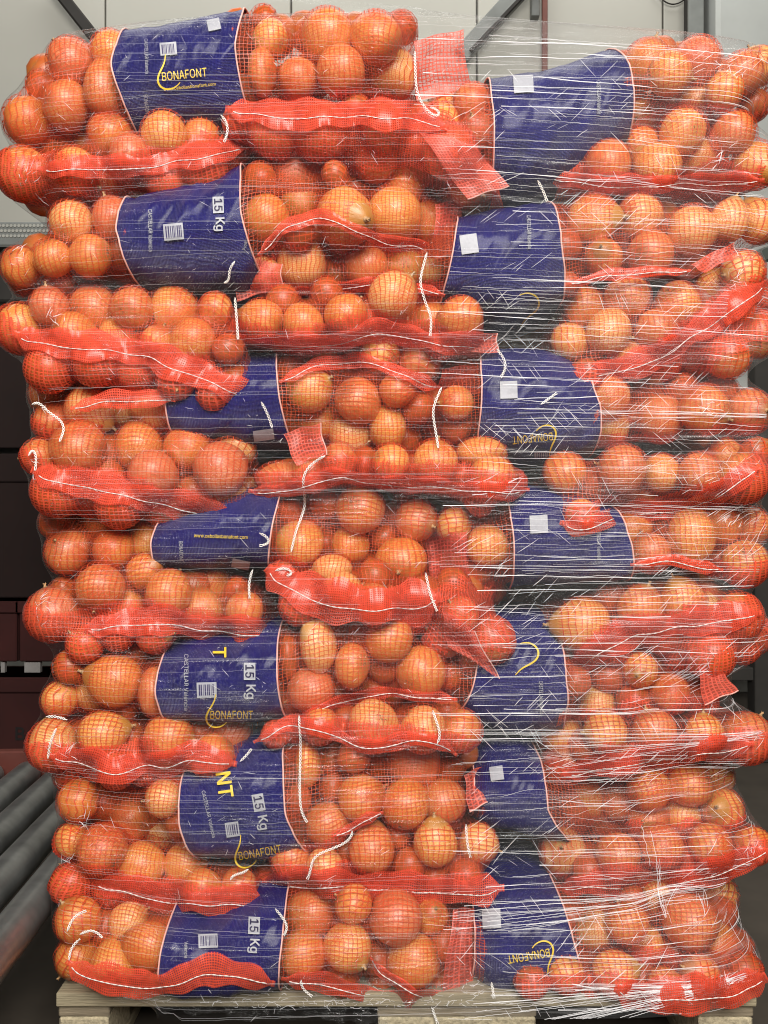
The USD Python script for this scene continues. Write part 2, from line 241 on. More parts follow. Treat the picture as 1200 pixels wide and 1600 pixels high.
sack('L6a', [(40,700),(80,667),(130,658),(250,662),(350,672),(410,720)], [(40,760),(70,800),(150,818),(260,825),(340,836),(410,838)],
 [(123,700,42),(217,697,37),(293,700,38,32),(343,733,42),(238,740,38),(370,700,30),(63,713,28),(90,767,38),(187,787,36),(260,790,33),(360,790,36),(333,818,20),(140,775,30),(170,745,26),(300,770,26),(388,765,22),(392,805,20)],
 y=-0.01, d=0.3, bands=[([(48,735),(90,752),(140,752),(200,772),(260,788),(305,792),(355,815),(406,832)],34)], strings=[[(405,833),(420,838),(425,850),(405,853)],[(45,712),(50,698),(58,708),(55,735)]],
 label='sixth-layer left sack with a reddish onion above its wavy band')
sack('L6b', [(385,755),(430,712),(500,692),(620,692),(760,682),(830,755)], [(385,770),(470,785),(560,770),(660,780),(760,805),(830,770)],
 [(530,720,28),(610,723,30),(680,723,36),(753,707,38,24),(767,747,36),(443,747,42,26),(487,738,30),(750,785,20),(570,725,25),(720,745,26),(645,745,22),(800,755,22)],
 y=-0.01, d=0.3, bands=[([(388,765),(450,768),(500,750),(540,742),(600,755),(700,762),(828,766)],20)], flaps=[[(443,677),(500,660),(510,710),(463,727)]], strings=[[(508,712),(485,725),(472,745),(478,790),(462,830),(455,862)]],
 label='flat sixth-layer middle sack with square flap and long white drawstring')
sack('R6', [(850,730),(900,703),(1000,694),(1130,690),(1200,682)], [(850,780),(900,838),(940,812),(1050,800),(1110,790),(1160,785),(1200,750)],
 [(883,740,33),(973,733,38),(1033,740,30),(1093,740,33),(1133,713,28),(1160,747,38),(1180,710,26),(907,808,28),(930,755,25),(1010,775,26),(1070,780,26),(1120,765,26),(895,778,24)],
 y=0.0, d=0.3, bands=[([(875,815),(920,825),(960,805),(1020,800),(1080,790),(1130,765),(1190,730)],24)], label='sixth-layer right sack, one onion dropping low over the label beneath')
sack('LA7', [(60,800),(90,793),(200,802),(260,815),(390,757),(440,770),(560,757),(650,780),(690,800)], [(60,840),(90,888),(180,895),(300,890),(430,888),(500,900),(600,920),(690,920)],
 [(87,817,25),(107,863,35),(177,860,32),(160,813,30),(127,817,22),(230,847,27,33),(563,797,38),(650,813,33),(467,850,38),(547,853,30),(627,877,40),(507,787,25),(643,773,26),(510,850,24),(600,840,24),(520,890,24),(455,800,22),(675,870,26)],
 y=0.045, lab=(255,252,252,440,430,422), label='left seventh-layer sack, only the lower strip of its blue label showing')
sack('RA7', [(670,800),(720,787),(790,762),(860,758),(960,792),(1080,788),(1130,784),(1205,812)], [(670,940),(740,950),(800,910),(900,914),(1000,905),(1100,900),(1160,922),(1205,890)],
 [(710,820,28),(760,853,33),(730,933,32),(767,923,22),(743,893,25),(987,825,30),(1080,837,36,45),(1127,817,33),(1173,823,30),(1017,863,30),(1163,880,35),(1040,825,26),(1120,875,26),(705,880,28),(985,870,24)],
 y=0.05, lab=(792,796,800,950,970,982), bands=[([(985,882),(1050,877),(1130,890)],14)], flaps=[[(662,835),(728,830),(737,930),(680,940)]], label='right seventh-layer sack, square pale patch and bright sheen on blue label')
sack('L8a', [(45,950),(90,912),(150,884),(280,884),(380,892),(432,960)], [(45,980),(80,1010),(140,1028),(240,1015),(350,1010),(432,1005)],
 [(157,917,38),(263,927,36),(327,910,33),(227,892,28),(200,947,28),(313,955,35),(383,953,30),(83,960,40),(147,945,26),(243,990,28),(133,1007,27),(100,923,22),(370,922,20),(185,990,25),(310,995,22)],
 y=-0.005, d=0.3, bands=[([(130,980),(190,976),(255,968),(300,975),(360,985),(430,992)],32)], strings=[[(395,890),(388,910),(390,935)]], label='eighth-layer left sack with a bulging red corner at its left end')
sack('L8b', [(412,885),(460,872),(560,867),(660,882),(760,895),(800,960)], [(412,900),(460,958),(560,975),(680,985),(740,1035),(800,1050)],
 [(520,890,33,24),(467,945,30),(533,923,30),(587,945,32),(643,965,25),(767,1000,36),(693,997,33),(720,960,28),(440,900,22),(585,900,25),(740,1030,22)],
 y=-0.02, d=0.3, bands=[([(418,885),(450,915),(500,935),(560,945),(640,944),(690,935)],48)], flaps=[[(690,950),(740,985),(780,1060),(700,1010)]], strings=[[(430,892),(445,885),(460,893),(455,903),(448,898)],[(665,895),(672,930),(683,955)]],
 label='eighth-layer middle sack, smooth red curved band and torn hanging corner')
sack('R8', [(845,940),(900,918),(1000,912),(1100,908),(1205,912)], [(845,1020),(880,1078),(960,1042),(1060,1050),(1130,1055),(1205,1000)],
 [(910,977,42),(1000,950,36),(1067,940,35),(1150,963,38),(1110,1023,35),(1033,985,34),(1100,950,28),(955,1010,28),(1180,990,28),(1160,1010,25),(1060,1025,26),(870,1000,26),(955,935,26)],
 y=0.04, d=0.3, bands=[([(872,1078),(930,1020),(990,985),(1080,975),(1190,955)],32)], label='eighth-layer right sack, one lone onion in shadow at its left')
sack('LA9', [(70,1050),(110,1018),(200,1012),(260,1010),(440,975),(520,965),(620,965),(700,1010)], [(70,1110),(110,1130),(200,1130),(280,1130),(440,1130),(520,1110),(620,1100),(700,1100)],
 [(110,1043,26),(93,1093,27),(180,1063,40),(147,1080,32),(193,1110,22),(240,1080,23,38),(213,1023,22),(497,1010,28,40),(550,1040,27,36),(607,997,38),(657,1050,40),(487,1077,36),(527,1087,25),(533,983,25),(452,1027,15,35),(583,1080,22),(457,1097,20),(600,1045,24),(565,990,24)],
 y=0.0, lab=(265,260,268,438,438,450), bands=[([(465,1125),(510,1105),(560,1085),(620,1080),(660,1092),(715,1092)],14)], strings=[[(72,1120),(85,1118),(105,1125)]], label='left ninth-layer sack, smooth blue label with clear weight figure')
sack('RA9', [(640,1010),(720,1000),(770,965),(860,960),(900,1005),(1000,1022),(1100,1032),(1150,1070)], [(640,1110),(700,1110),(780,1148),(870,1148),(950,1120),(1050,1110),(1110,1120),(1150,1090)],
 [(700,1057,22),(1000,1047,28),(1067,1043,28),(933,1100,30),(1047,1083,30),(1107,1053,30),(900,1065,24),(950,1055,26),(990,1095,26),(1095,1095,24),(685,1035,22)], y=0.075, lab=(755,735,712,865,873,876), flaps=[[(1090,1040),(1130,1050),(1153,1078),(1100,1100)]],
 label='right ninth-layer sack, deep blue label half in shadow, pointed red tip')
sack('L10a', [(60,1140),(100,1118),(200,1118),(330,1118),(395,1140)], [(60,1190),(110,1225),(180,1238),(280,1225),(340,1228),(395,1180)],
 [(160,1147,36),(207,1157,18,30),(263,1153,38),(333,1180,34),(360,1143,30),(83,1163,38),(110,1208,25),(267,1207,24),(183,1203,27),(120,1150,24),(310,1145,24),(225,1200,24)],
 y=-0.01, d=0.3, bands=[([(75,1180),(125,1190),(180,1206),(235,1187),(262,1195),(300,1182),(370,1195)],32)], strings=[[(75,1185),(78,1160),(88,1138)],[(375,1190),(388,1178),(393,1170)]], label='tenth-layer left sack with a zigzag white stitch along its band')
sack('L10b', [(395,1140),(470,1112),(560,1092),(650,1097),(720,1107),(752,1140)], [(395,1165),(470,1160),(580,1180),(650,1175),(720,1200),(752,1190)],
 [(583,1133,40),(660,1137,36),(500,1133,28),(720,1140,32),(430,1147,20),(697,1112,22),(540,1125,24),(725,1180,22),(465,1137,22)],
 y=-0.015, d=0.3, bands=[([(395,1158),(450,1130),(500,1140),(560,1162),(600,1166),(640,1152),(700,1168),(715,1180)],18)], strings=[[(467,1118),(470,1160),(468,1230),(470,1270),(480,1285)],[(676,1110),(690,1150),(683,1162)]],
 label='small tenth-layer middle sack with a drawstring hanging down beside a label')
sack('R10', [(840,1140),(900,1118),(1000,1113),(1130,1108),(1170,1112),(1198,1140)], [(840,1200),(900,1222),(1000,1208),(1100,1195),(1160,1195),(1198,1170)],
 [(877,1150,30),(947,1143,33),(1023,1143,34),(1100,1147,30),(1165,1153,38),(883,1193,30),(967,1187,28),(1030,1185,26),(1125,1160,26),(915,1170,24)],
 y=0.035, d=0.3, bands=[([(880,1208),(960,1197),(1040,1182),(1110,1172),(1180,1165)],26)], label='tenth-layer right sack ending in a gathered red bulge on the right')
sack('LA11', [(95,1240),(130,1218),(200,1213),(290,1203),(360,1165),(460,1155),(560,1153),(650,1150),(720,1180),(740,1220)], [(95,1270),(130,1288),(200,1318),(300,1338),(400,1348),(500,1333),(560,1300),(650,1298),(740,1280)],
 [(123,1250,32),(203,1282,34),(257,1247,30),(253,1300,27),(190,1240,25),(280,1285,22),(480,1193,18,38),(515,1183,26),(553,1183,25),(563,1247,36),(510,1287,34),(467,1247,18,25),(633,1257,38),(647,1190,40),(690,1253,36),(600,1195,24),(520,1230,22),(160,1265,22),(700,1200,26)],
 y=0.0, lab=(288,296,315,445,452,490), bands=[([(520,1305),(560,1287),(600,1270)],14)], flaps=[[(725,1210),(760,1193),(783,1243),(733,1267)]], strings=[[(550,1298),(553,1305),(540,1318),(495,1335),(485,1345),(487,1360),(480,1374)],[(728,1288),(730,1320),(735,1340)]],
 label='left eleventh-layer sack, tilted blue label with weight and barcode')
sack('RA11', [(715,1200),(760,1165),(830,1165),(860,1205),(950,1213),(1050,1203),(1130,1195),(1160,1240)], [(715,1295),(760,1298),(850,1306),(900,1315),(1000,1310),(1100,1305),(1160,1290)],
 [(1013,1233,33),(1077,1227,33),(920,1247,30),(967,1253,28),(1117,1213,28),(1067,1277,28),(1127,1265,33),(1013,1283,30),(947,1287,26)], y=0.08, lab=(745,745,740,838,845,900), label='right eleventh-layer sack, narrow blue label sunk deep between neighbours')
sack('L12a', [(88,1320),(120,1292),(200,1293),(300,1328),(380,1352),(422,1390)], [(88,1390),(130,1422),(220,1420),(300,1428),(422,1425)],
 [(160,1327,38),(222,1353,37),(290,1350,33),(113,1313,27),(110,1380,30),(317,1387,30),(373,1383,27),(175,1385,28),(255,1395,25)],
 y=-0.005, d=0.3, bands=[([(145,1380),(200,1392),(270,1405),(340,1408),(420,1412)],34)], strings=[[(430,1420),(447,1440),(452,1450),(443,1462)],[(360,1375),(362,1365),(380,1366),(388,1358)]], label='twelfth-layer left sack with a pale onion above its straight band')
sack('L12b', [(395,1340),(450,1312),(560,1292),(680,1288),(750,1288),(790,1340)], [(395,1400),(470,1410),(560,1408),(680,1408),(790,1395)],
 [(580,1327,36),(680,1317,34),(747,1317,30),(620,1307,20),(507,1353,28),(453,1340,30),(727,1367,25),(640,1350,26),(540,1330,22),(580,1375,22),(680,1365,22)],
 y=-0.01, d=0.3, bands=[([(400,1385),(470,1382),(530,1378),(600,1385),(700,1392),(788,1388)],34)], label='twelfth-layer middle sack with a broad straight red band under the film')
sack('R12', [(845,1310),(900,1294),(1000,1292),(1100,1284),(1170,1292),(1210,1310)], [(845,1390),(900,1400),(1000,1395),(1090,1385),(1150,1370),(1210,1330)],
 [(880,1330,36),(967,1337,34),(1033,1323,33),(1110,1320,33),(1175,1320,28),(920,1360,26),(1000,1365,26),(1070,1350,26),(1135,1345,22)], y=0.03, d=0.3, bands=[([(870,1388),(960,1382),(1090,1374),(1150,1350),(1205,1322)],30)],
 label='twelfth-layer right sack stretched to a point by the film on the right')
sack('LA13', [(92,1430),(130,1408),(220,1413),(330,1433),(440,1393),(560,1388),(650,1393),(750,1420)], [(92,1490),(120,1535),(240,1555),(350,1550),(450,1545),(560,1558),(680,1570),(770,1550)],
 [(123,1437,35),(167,1433,22),(200,1440,30),(233,1477,36),(120,1493,32),(177,1508,36),(247,1515,30),(170,1470,24),(487,1427,38),(553,1413,30),(617,1433,43),(473,1490,36),(543,1480,38),(647,1500,40),(533,1528,26),(673,1430,28),(600,1535,25),(590,1500,24)],
 y=-0.05, lab=(270,265,262,448,442,438), bands=[([(105,1500),(140,1528),(200,1535),(240,1540),(330,1515),(430,1535)],34),([(440,1528),(520,1540),(580,1555),(680,1565),(760,1545)],22),([(580,1495),(600,1525),(640,1550),(670,1560)],12)],
 flaps=[[(708,1420),(740,1418),(738,1540),(690,1560)]], strings=[[(470,1530),(470,1545),(488,1557)],[(672,1555),(676,1580),(684,1600)],[(768,1535),(772,1560)],[(105,1455),(115,1430),(135,1423)],[(108,1500),(110,1480),(125,1467)],[(125,1460),(145,1450),(160,1465)]],
 label='bottom left sack resting on the pallet, blue label and bulging red band')
sack('RA13', [(700,1420),(760,1392),(850,1392),(900,1404),(1000,1384),(1100,1374),(1140,1392),(1185,1450)], [(700,1540),(760,1548),(850,1548),(920,1530),(1000,1510),(1100,1515),(1185,1522)],
 [(1033,1400,30),(1077,1440,42),(1117,1397,34),(1120,1477,34),(980,1443,33),(1007,1473,30),(930,1453,30),(1125,1425,24),(1150,1480,26),(940,1415,26),(985,1405,24),(1055,1490,26)], y=0.0, lab=(745,742,740,870,890,905), label='right thirteenth-layer sack, dark blue label beside uncovered onions on its right')
sack('R14', [(770,1510),(850,1503),(960,1495),(1080,1503),(1150,1475),(1198,1540)], [(770,1552),(850,1556),(960,1562),(1000,1565),(1080,1572),(1150,1568),(1198,1550)],
 [(1093,1522,30),(960,1520,33),(885,1520,28),(1040,1540,28),(1163,1515,26),(1130,1540,24),(1000,1530,26),(920,1535,22),(830,1532,24)], y=-0.05, d=0.3, bands=[([(960,1545),(1005,1560),(1050,1550),(1110,1556),(1150,1550),(1198,1525)],44)], label='lowest right sack on the pallet edge with a broad wavy red hem')
LAYER = ['first', 'second', 'third', 'fourth', 'fifth', 'sixth', 'seventh', 'eighth', 'ninth', 'tenth', 'eleventh', 'twelfth', 'thirteenth', 'fourteenth']
def short(key):
    n = int(''.join(c for c in key if c.isdigit()))
    side = 'left' if key.startswith('LA') or key.endswith('a') else 'middle' if key.endswith('b') else 'right'
    return 'bottom right sack' if key == 'R14' else f'{side} {LAYER[n - 1]}-layer sack'

# ------------------------------------------------------------------ onions: depth from the pillow shape of the sack, then pushed apart
O = []
for key, s in S.items():
    T, B = s['T'], s['B']
    x0, x1 = min(T[0, 0], B[0, 0]), max(T[-1, 0], B[-1, 0]); s['x0'], s['x1'] = x0, x1
    top = lambda x: np.interp(x, T[:, 0], T[:, 1]); bot = lambda x: np.interp(x, B[:, 0], B[:, 1])
    pts = list(s['on'])
    for gx in np.arange(x0 + 26, x1 - 20, 9):                      # close gaps that the traced onions leave
        for gy in np.arange(top(gx) + 24, bot(gx) - 20, 9):
            if s['lab'] and min(s['lab'][:3]) - 18 < gx < max(s['lab'][3:]) + 18: continue
            if all(math.hypot(gx - o[0], gy - o[1]) > 0.80 * ((o[2] + o[3]) / 2 + 27) for o in pts):
                r = random.uniform(24, 29); pts.append((gx, gy, r, r, 1))
    for o in pts:
        px, py, rx, rz = o[:4]; h = max(30, (bot(px) - top(px)) / 2); c = (bot(px) + top(px)) / 2
        v = min(1.2, abs(py - c) / h); e = min(1.0, max(0, 1 - min(px - x0, x1 - px) / 90.0))
        y = s['y'] + (rx + rz) / 2 * 0.0011 + 0.035 * v ** 2.5 + 0.06 * e ** 2 + (0.05 if len(o) > 4 else 0) + random.uniform(0, 0.012)
        O.append(dict(key=key, px=px, py=py, rx=rx, rz=rz, y=y, ymax=y + 0.10, auto=len(o) > 4))
P0 = np.array([[o['px'], o['py'], (o['rx'] + o['rz']) / 2, o['y'], o['ymax']] for o in O])
for it in range(60):
    r = P0[:, 2] * (D + P0[:, 3]) / F; c = W(P0[:, 0], P0[:, 1], P0[:, 3])
    dd = np.linalg.norm(c[:, None] - c[None], axis=2); ov = 0.93 * (r[:, None] + r[None]) - dd; np.fill_diagonal(ov, -1)
    i, j = np.nonzero(np.triu(ov) > 0)
    if not len(i): break
    back = np.where(P0[i, 2] - 400 * P0[i, 3] < P0[j, 2] - 400 * P0[j, 3], i, j)
    push = np.zeros(len(P0)); np.maximum.at(push, back, ov[i, j] * 0.5)
    P0[:, 3] = np.minimum(P0[:, 4], P0[:, 3] + push)
for o, p in zip(O, P0):
    o['y'] = p[3]; k = (D + p[3]) / F; o['c'] = W(o['px'], o['py'], p[3]); o['r'] = np.array([o['rx'], (o['rx'] + o['rz']) / 2, o['rz']]) * k

def onion_proto(kind, nseg=26, nring=15):
    th = np.linspace(0, 2 * np.pi, nseg, endpoint=False); t = np.linspace(0, np.pi, nring)
    flat = [1.0, 0.93, 1.06, 0.97][kind]; shoulder = [0.14, 0.08, 0.22, 0.17][kind]
    rr = np.sin(t) ** 0.93; z = np.cos(t) * flat
    z = z + shoulder * np.clip(np.cos(t), 0, 1) ** 6; z = np.where(t > 2.8, z + 0.05 * (t - 2.8) / 0.34, z)
    rr = rr * (1 + 0.05 * np.cos(t)) if kind == 1 else rr * (1 - 0.06 * np.cos(t) * (kind == 2))
    lob = 1 + 0.012 * np.sin(7 * th + kind) + 0.022 * np.sin(2 * th + 1.3 * kind) + 0.02 * np.sin(3 * th + kind * 2.1)
    v = np.stack([rr[:, None] * np.cos(th) * lob, rr[:, None] * np.sin(th) * lob, np.broadcast_to(z[:, None], (nring, nseg))], -1)
    body = (v.reshape(-1, 3), grid_faces(nring, nseg, True))
    a = np.linspace(0, 2 * np.pi, 8, endpoint=False); zt = z[0]
    nk = np.stack([np.stack([q * np.cos(a + k), q * np.sin(a + k), np.full(8, zz)], -1) for k, (q, zz) in enumerate([(0.17, zt - 0.07), (0.09, zt + 0.02), (0.05, zt + 0.09), (0.075, zt + 0.15), (0.02, zt + 0.17)])])
    nk[3, ::2, 2] += 0.05
    neck = (nk.reshape(-1, 3), grid_faces(5, 8, True))
    zb = z[-1]; rt = []
    rg = np.random.default_rng(kind)
    for q in range(14):
        an = rg.uniform(0, 6.28); d0 = rg.uniform(0.02, 0.12); p = np.array([math.cos(an) * d0, math.sin(an) * d0, zb + 0.02])
        rt.append(tube([p, p + [math.cos(an) * .05, math.sin(an) * .05, -.05], p + [math.cos(an) * .12, math.sin(an) * .12, -.04]], [.014, .01, .005], 3))
    return body, neck, join(rt)
PROTO = {}
def proto(kind, tone):
    if (kind, tone) in PROTO: return PROTO[kind, tone]
    path = f'/World/class_onion_{kind}_{tone}'
    stage.CreateClassPrim(path)
    b, n, r = onion_proto(kind)
    usdkit.mesh(stage, path + '/bulb', b, skins[tone], smooth=True); usdkit.mesh(stage, path + '/neck', n, neck_mat, smooth=True); usdkit.mesh(stage, path + '/root_tuft', r, root_mat)
    PROTO[kind, tone] = path; return path
def rand_rot():
    axis = np.array([random.gauss(0, 1), random.gauss(0.15, 0.55), random.gauss(0.25, 0.8)]); axis /= np.linalg.norm(axis)
    u = np.cross(axis, [0.3, 0.5, 0.81]); u /= np.linalg.norm(u); w = np.cross(axis, u); a = random.uniform(0, 6.28)
    return np.stack([math.cos(a) * u + math.sin(a) * w, -math.sin(a) * u + math.cos(a) * w, axis], 1)
vis = sorted([o for o in O if not o['auto']], key=lambda o: -o['rx'] * o['rz'])
single = vis[:300]
for o in O: o['tone'] = random.choices(range(5), [4, 4, 1.6, 3, 0.9])[0]; o['rot'] = rand_rot(); o['kind'] = random.randrange(4)
SIZE = lambda o: 'large' if o['rx'] + o['rz'] > 74 else 'small' if o['rx'] + o['rz'] < 60 else 'medium'
groups = {}
for o in single: groups.setdefault(o['key'], []).append(o)
for key, lst in groups.items():
    s = S[key]; rows = {'upper': [], 'lower': []}
    for o in lst:
        c = (np.interp(o['px'], s['T'][:, 0], s['T'][:, 1]) + np.interp(o['px'], s['B'][:, 0], s['B'][:, 1])) / 2
        rows['upper' if o['py'] < c else 'lower'].append(o)
    for row, l in rows.items():
        for k, o in enumerate(sorted(l, key=lambda o: o['px'])):
            o['label'] = f"{SIZE(o)} {TONES[o['tone']][0]} onion, {LAYER[k]} from left in {row} half of {short(key)}"
for o in single:
    x = UsdGeom.Xform.Define(stage, '/World/' + numbered('/World', 'onion')); p = x.GetPrim()
    m3 = np.diag(o['r']) @ o['rot']; m = np.eye(4); m[:3, :3] = m3.T; m[3, :3] = o['c']
    x.AddTransformOp().Set(Gf.Matrix4d(*m.ravel().tolist()))
    p.GetReferences().AddInternalReference(proto(o['kind'], o['tone'])); p.SetInstanceable(True)
    cd(p, label=o['label'], category='onion', group='onions in the net sacks')
# the onions further in and the smallest ones: one mass
mass = []
ico = onion_proto(0, 14, 9)[0]
for o in O:
    if o in single: continue
    mass.append(((ico[0] @ o['rot'].T) * o['r'] + o['c'], ico[1]))
for key, s in S.items():
    for lay, (yy, stp) in enumerate(((0.135, 60), (0.205, 66))):
        for k, gx in enumerate(np.arange(s['x0'] + 72, s['x1'] - 70, stp)):
            if s['lab'] and min(s['lab'][:3]) + 30 < gx < max(s['lab'][3:]) - 30: continue
            t, b = np.interp(gx, s['T'][:, 0], s['T'][:, 1]), np.interp(gx, s['B'][:, 0], s['B'][:, 1])
            n = max(1, int((b - t) / 62))
            for q in range(n):
                gy = t + (b - t) * (q + 0.5) / n + random.uniform(-8, 8); r = random.uniform(30, 36) * 0.00118
                if (b - t) < 60: r *= 0.75
                c = W(gx + random.uniform(-10, 10), gy, s['y'] + yy + random.uniform(0, 0.02))
                mass.append(((ico[0] @ rand_rot().T) * r + c, ico[1]))
for yy in (0.42, 0.50):                                            # the second row of the load
    for gx in np.arange(120, 1100, 50):
        for gy in np.arange(100, 1525, 47):
            if gy < (270 if 600 < gx < 800 else 150) or not 125 + 0.05 * (gy - 200) < gx < 1085 - (40 if gy > 1350 else 0): continue
            off = 25 if yy > 0.45 else 0
            mass.append(((ico[0] @ rand_rot().T) * random.uniform(0.034, 0.041) + W(gx + off + random.uniform(-8, 8), gy + off + random.uniform(-8, 8), yy + random.uniform(0, 0.03)), ico[1]))
part('onions_behind', join(mass), back_skin, smooth=True, label='smaller and deeper onions filling the net sacks behind the front onions', category='onions', kind='stuff')

# ------------------------------------------------------------------ net sacks: a tube of net drawn tight over its onions
def lap(V):
    L = np.zeros_like(V); L[1:-1] = (V[2:] + V[:-2]) / 2 - V[1:-1]
    return 0.5 * L + 0.5 * ((np.roll(V, 1, 1) + np.roll(V, -1, 1)) / 2 - V)
ZB = {}
def zbuffer(V):
    px, py = PX(V); g = np.full((420, 330), 9.0); i = np.clip((py / 4).round().astype(int) + 8, 0, 419); j = np.clip((px / 4).round().astype(int) + 8, 0, 329)
    np.minimum.at(g, (i.ravel(), j.ravel()), V[..., 1].ravel())
    idx = ndimage.distance_transform_edt(g > 8, return_distances=False, return_indices=True)
    g = g[tuple(idx)]; return ndimage.gaussian_filter(ndimage.minimum_filter(g, 3), 1.0)
def zq(g, px, py): return ndimage.map_coordinates(g, [np.asarray(py) / 4 + 8, np.asarray(px) / 4 + 8], order=1, mode='nearest')
ALLV = []
for key, s in S.items():
    x0, x1, T, B, d = s['x0'], s['x1'], s['T'], s['B'], s['d']
    nu = int(max(60, (x1 - x0) / 4.6)); nvf, nvb = 58, 12
    phi = np.r_[np.linspace(-np.pi * 0.62, np.pi * 0.62, nvf), np.linspace(np.pi * 0.62, np.pi * 1.38, nvb + 2)[1:-1]]; nv = len(phi)
    uu = np.linspace(0, 1, nu); e = (1 - np.abs(2 * uu - 1) ** 9) ** (1 / 2.2) + 0.02
    xpx = x0 + (x1 - x0) * uu; t, b = np.interp(xpx, T[:, 0], T[:, 1]), np.interp(xpx, B[:, 0], B[:, 1])
    t, b = ndimage.gaussian_filter1d(t, 3, mode='nearest'), ndimage.gaussian_filter1d(b, 3, mode='nearest')
    yr = s['y'] + 0.06
    def pillow(k, kd, rec=0.0):
        kk = np.broadcast_to(k, nu)
        c, h = (t + b) / 2, (b - t) / 2 * e * kk
        sg = lambda a, p: np.sign(a) * np.abs(a) ** p
        zz = c[:, None] - h[:, None] * sg(np.sin(phi), 0.9)[None]
        recs = np.broadcast_to(rec, nu)
        yy = s['y'] + d - (d * (0.35 + 0.65 * e))[:, None] * sg(np.cos(phi), 0.55)[None] * kd + recs[:, None]
        q = W(np.broadcast_to(xpx[:, None], zz.shape), zz, np.full(zz.shape, yr)); q[..., 1] = yy
        return q
    inlab = np.zeros(nu)
    if s['lab']:
        l = s['lab']; inlab = np.clip((xpx - min(l[:3]) + 30) / 30, 0, 1) * np.clip((max(l[3:]) + 30 - xpx) / 30, 0, 1)
    core = pillow(0.72 + 0.27 * inlab, 1.0, 0.075 * (1 - inlab)); V = pillow(1.16, 1.06, -0.035)
    ons = [o for o in O if o['key'] == key]
    cin = np.stack([core[..., 0], np.full(core.shape[:2], s['y'] + d), W(xpx, (t + b) / 2, yr)[:, 2][:, None].repeat(nv, 1)], -1)
    for it in range(52):
        spine = np.stack([np.clip(V[..., 0], V[3, 0, 0] + 0.05, V[-4, 0, 0] - 0.05), np.full(V.shape[:2], s['y'] + 0.11), np.broadcast_to(W(xpx, (t + b) / 2, yr)[:, 2][:, None], V.shape[:2])], -1)
        outd = V - spine; outd[..., 1] *= 1.4; outd /= np.linalg.norm(outd, axis=2, keepdims=True) + 1e-9
        V = V + 0.62 * lap(V)
        V = V + 0.035 * (core - V) * (1 if it < 40 else 0)
        bad = ((V - core) * (core - cin)).sum(2) < 0                # stay outside the stuffed core
        V = np.where(bad[..., None], 0.5 * V + 0.5 * core, V)
        for o in ons:
            r = o['r'] * 1.06 + 0.0022; i0, i1 = np.searchsorted(V[:, 0, 0], [o['c'][0] - r[0] - 0.02, o['c'][0] + r[0] + 0.02]); i0, i1 = max(1, i0 - 2), min(nu - 1, i1 + 2)
            if i1 <= i0: continue
            w = (V[i0:i1] - o['c']) / r; q = np.linalg.norm(w, axis=2)
            m = q < 1
            if m.any():
                w2 = w + 0.9 * outd[i0:i1] * (1 - q)[..., None] * m[..., None]; w2 /= np.linalg.norm(w2, axis=2, keepdims=True) + 1e-9
                V[i0:i1] = np.where(m[..., None], o['c'] + w2 * r, V[i0:i1])
    s['V'] = V; ALLV.append(V.reshape(-1, 3))
    base = W((x0 + x1) / 2, np.max(B[:, 1]), s['y'] + d)
    th = thing('onion_sack', s['label'], 'sack', base, group='net sacks of onions on the pallet'); s['prim'] = th
    per = 2 * (np.mean(b - t) * 0.0011 * 0.9 + d * 0.8)
    sc = np.r_[0, np.cumsum(np.diff(phi))] / (2 * np.pi) * per * 1.25
    xx = (xpx - x0) * 0.00115
    UV = np.stack(np.broadcast_arrays(xx[:, None], sc[None]), -1)
    # net without the panel that the printed label replaces (the seam column is closed by repeating it)
    Vc = np.concatenate([V, V[:, :1]], 1); UVc = np.concatenate([UV, np.stack([xx, np.full(nu, per * 1.25)], -1)[:, None]], 1)
    fc = grid_faces(nu, nv + 1)
    if s['lab']:
        l = s['lab']; fr = np.interp(np.sin(np.r_[phi, phi[0]]), [-1, 0, 1], [0, 1, 2])
        xl, xr = np.interp(fr, [0, 1, 2], [l[2], l[1], l[0]]), np.interp(fr, [0, 1, 2], [l[5], l[4], l[3]])
        xi = np.broadcast_to(xpx[:, None], Vc.shape[:2]); inside = ((xi > xl + 9) & (xi < xr - 9)).ravel()
        fc = fc[~inside[fc].all(1)]
    part('net', (Vc.reshape(-1, 3), fc), net_mat, th, smooth=True, uv=UVc.reshape(-1, 2))
    zb = zbuffer(V)
    if not s['lab']:                                               # the bag's closed end, gathered into thick folds
        ne = max(5, int(nu * 0.085)); end = slice(0, ne) if key.startswith('L') and key.endswith('a') else slice(nu - ne, nu)
        Ve = Vc[end] - np.array([0, 0, 0]); ce = Ve.mean((0, 1)); gath = 0.0025 + 0.0016 * np.sin(np.arange(nv + 1) * 2.3 + len(ALLV))[None, :, None]
        de = Ve - ce; Ve = Ve + de / (np.linalg.norm(de, axis=2, keepdims=True) + 1e-9) * gath
        part('gathered_end', (Ve.reshape(-1, 3), grid_faces(ne, nv + 1)), band_mat, th, smooth=True, uv=(UVc[end] * [1.0, 0.6]).reshape(-1, 2))
    if s['lab']:
        na = 44; phl = np.r_[phi, phi[:1] + 2 * np.pi]; A = np.linspace(0, 1, na)
        X = xl[None] + (xr - xl)[None] * A[:, None]; ui = (X - x0) / (x1 - x0) * (nu - 1)
        Vs = np.stack([ndimage.gaussian_filter(V[..., k], (3.0, 0.8), mode=('nearest', 'wrap')) for k in range(3)], -1)
        Vs[..., 0] = V[..., 0]
        Lp = np.stack([ndimage.map_coordinates(np.concatenate([Vs, Vs[:, :1]], 1)[..., k], [ui, np.broadcast_to(np.arange(nv + 1), ui.shape)], order=1, mode='nearest') for k in range(3)], -1)
        cen = np.stack([Lp[..., 0], np.full(ui.shape, s['y'] + d), np.broadcast_to(Lp[..., 2].mean(1)[:, None], ui.shape)], -1)
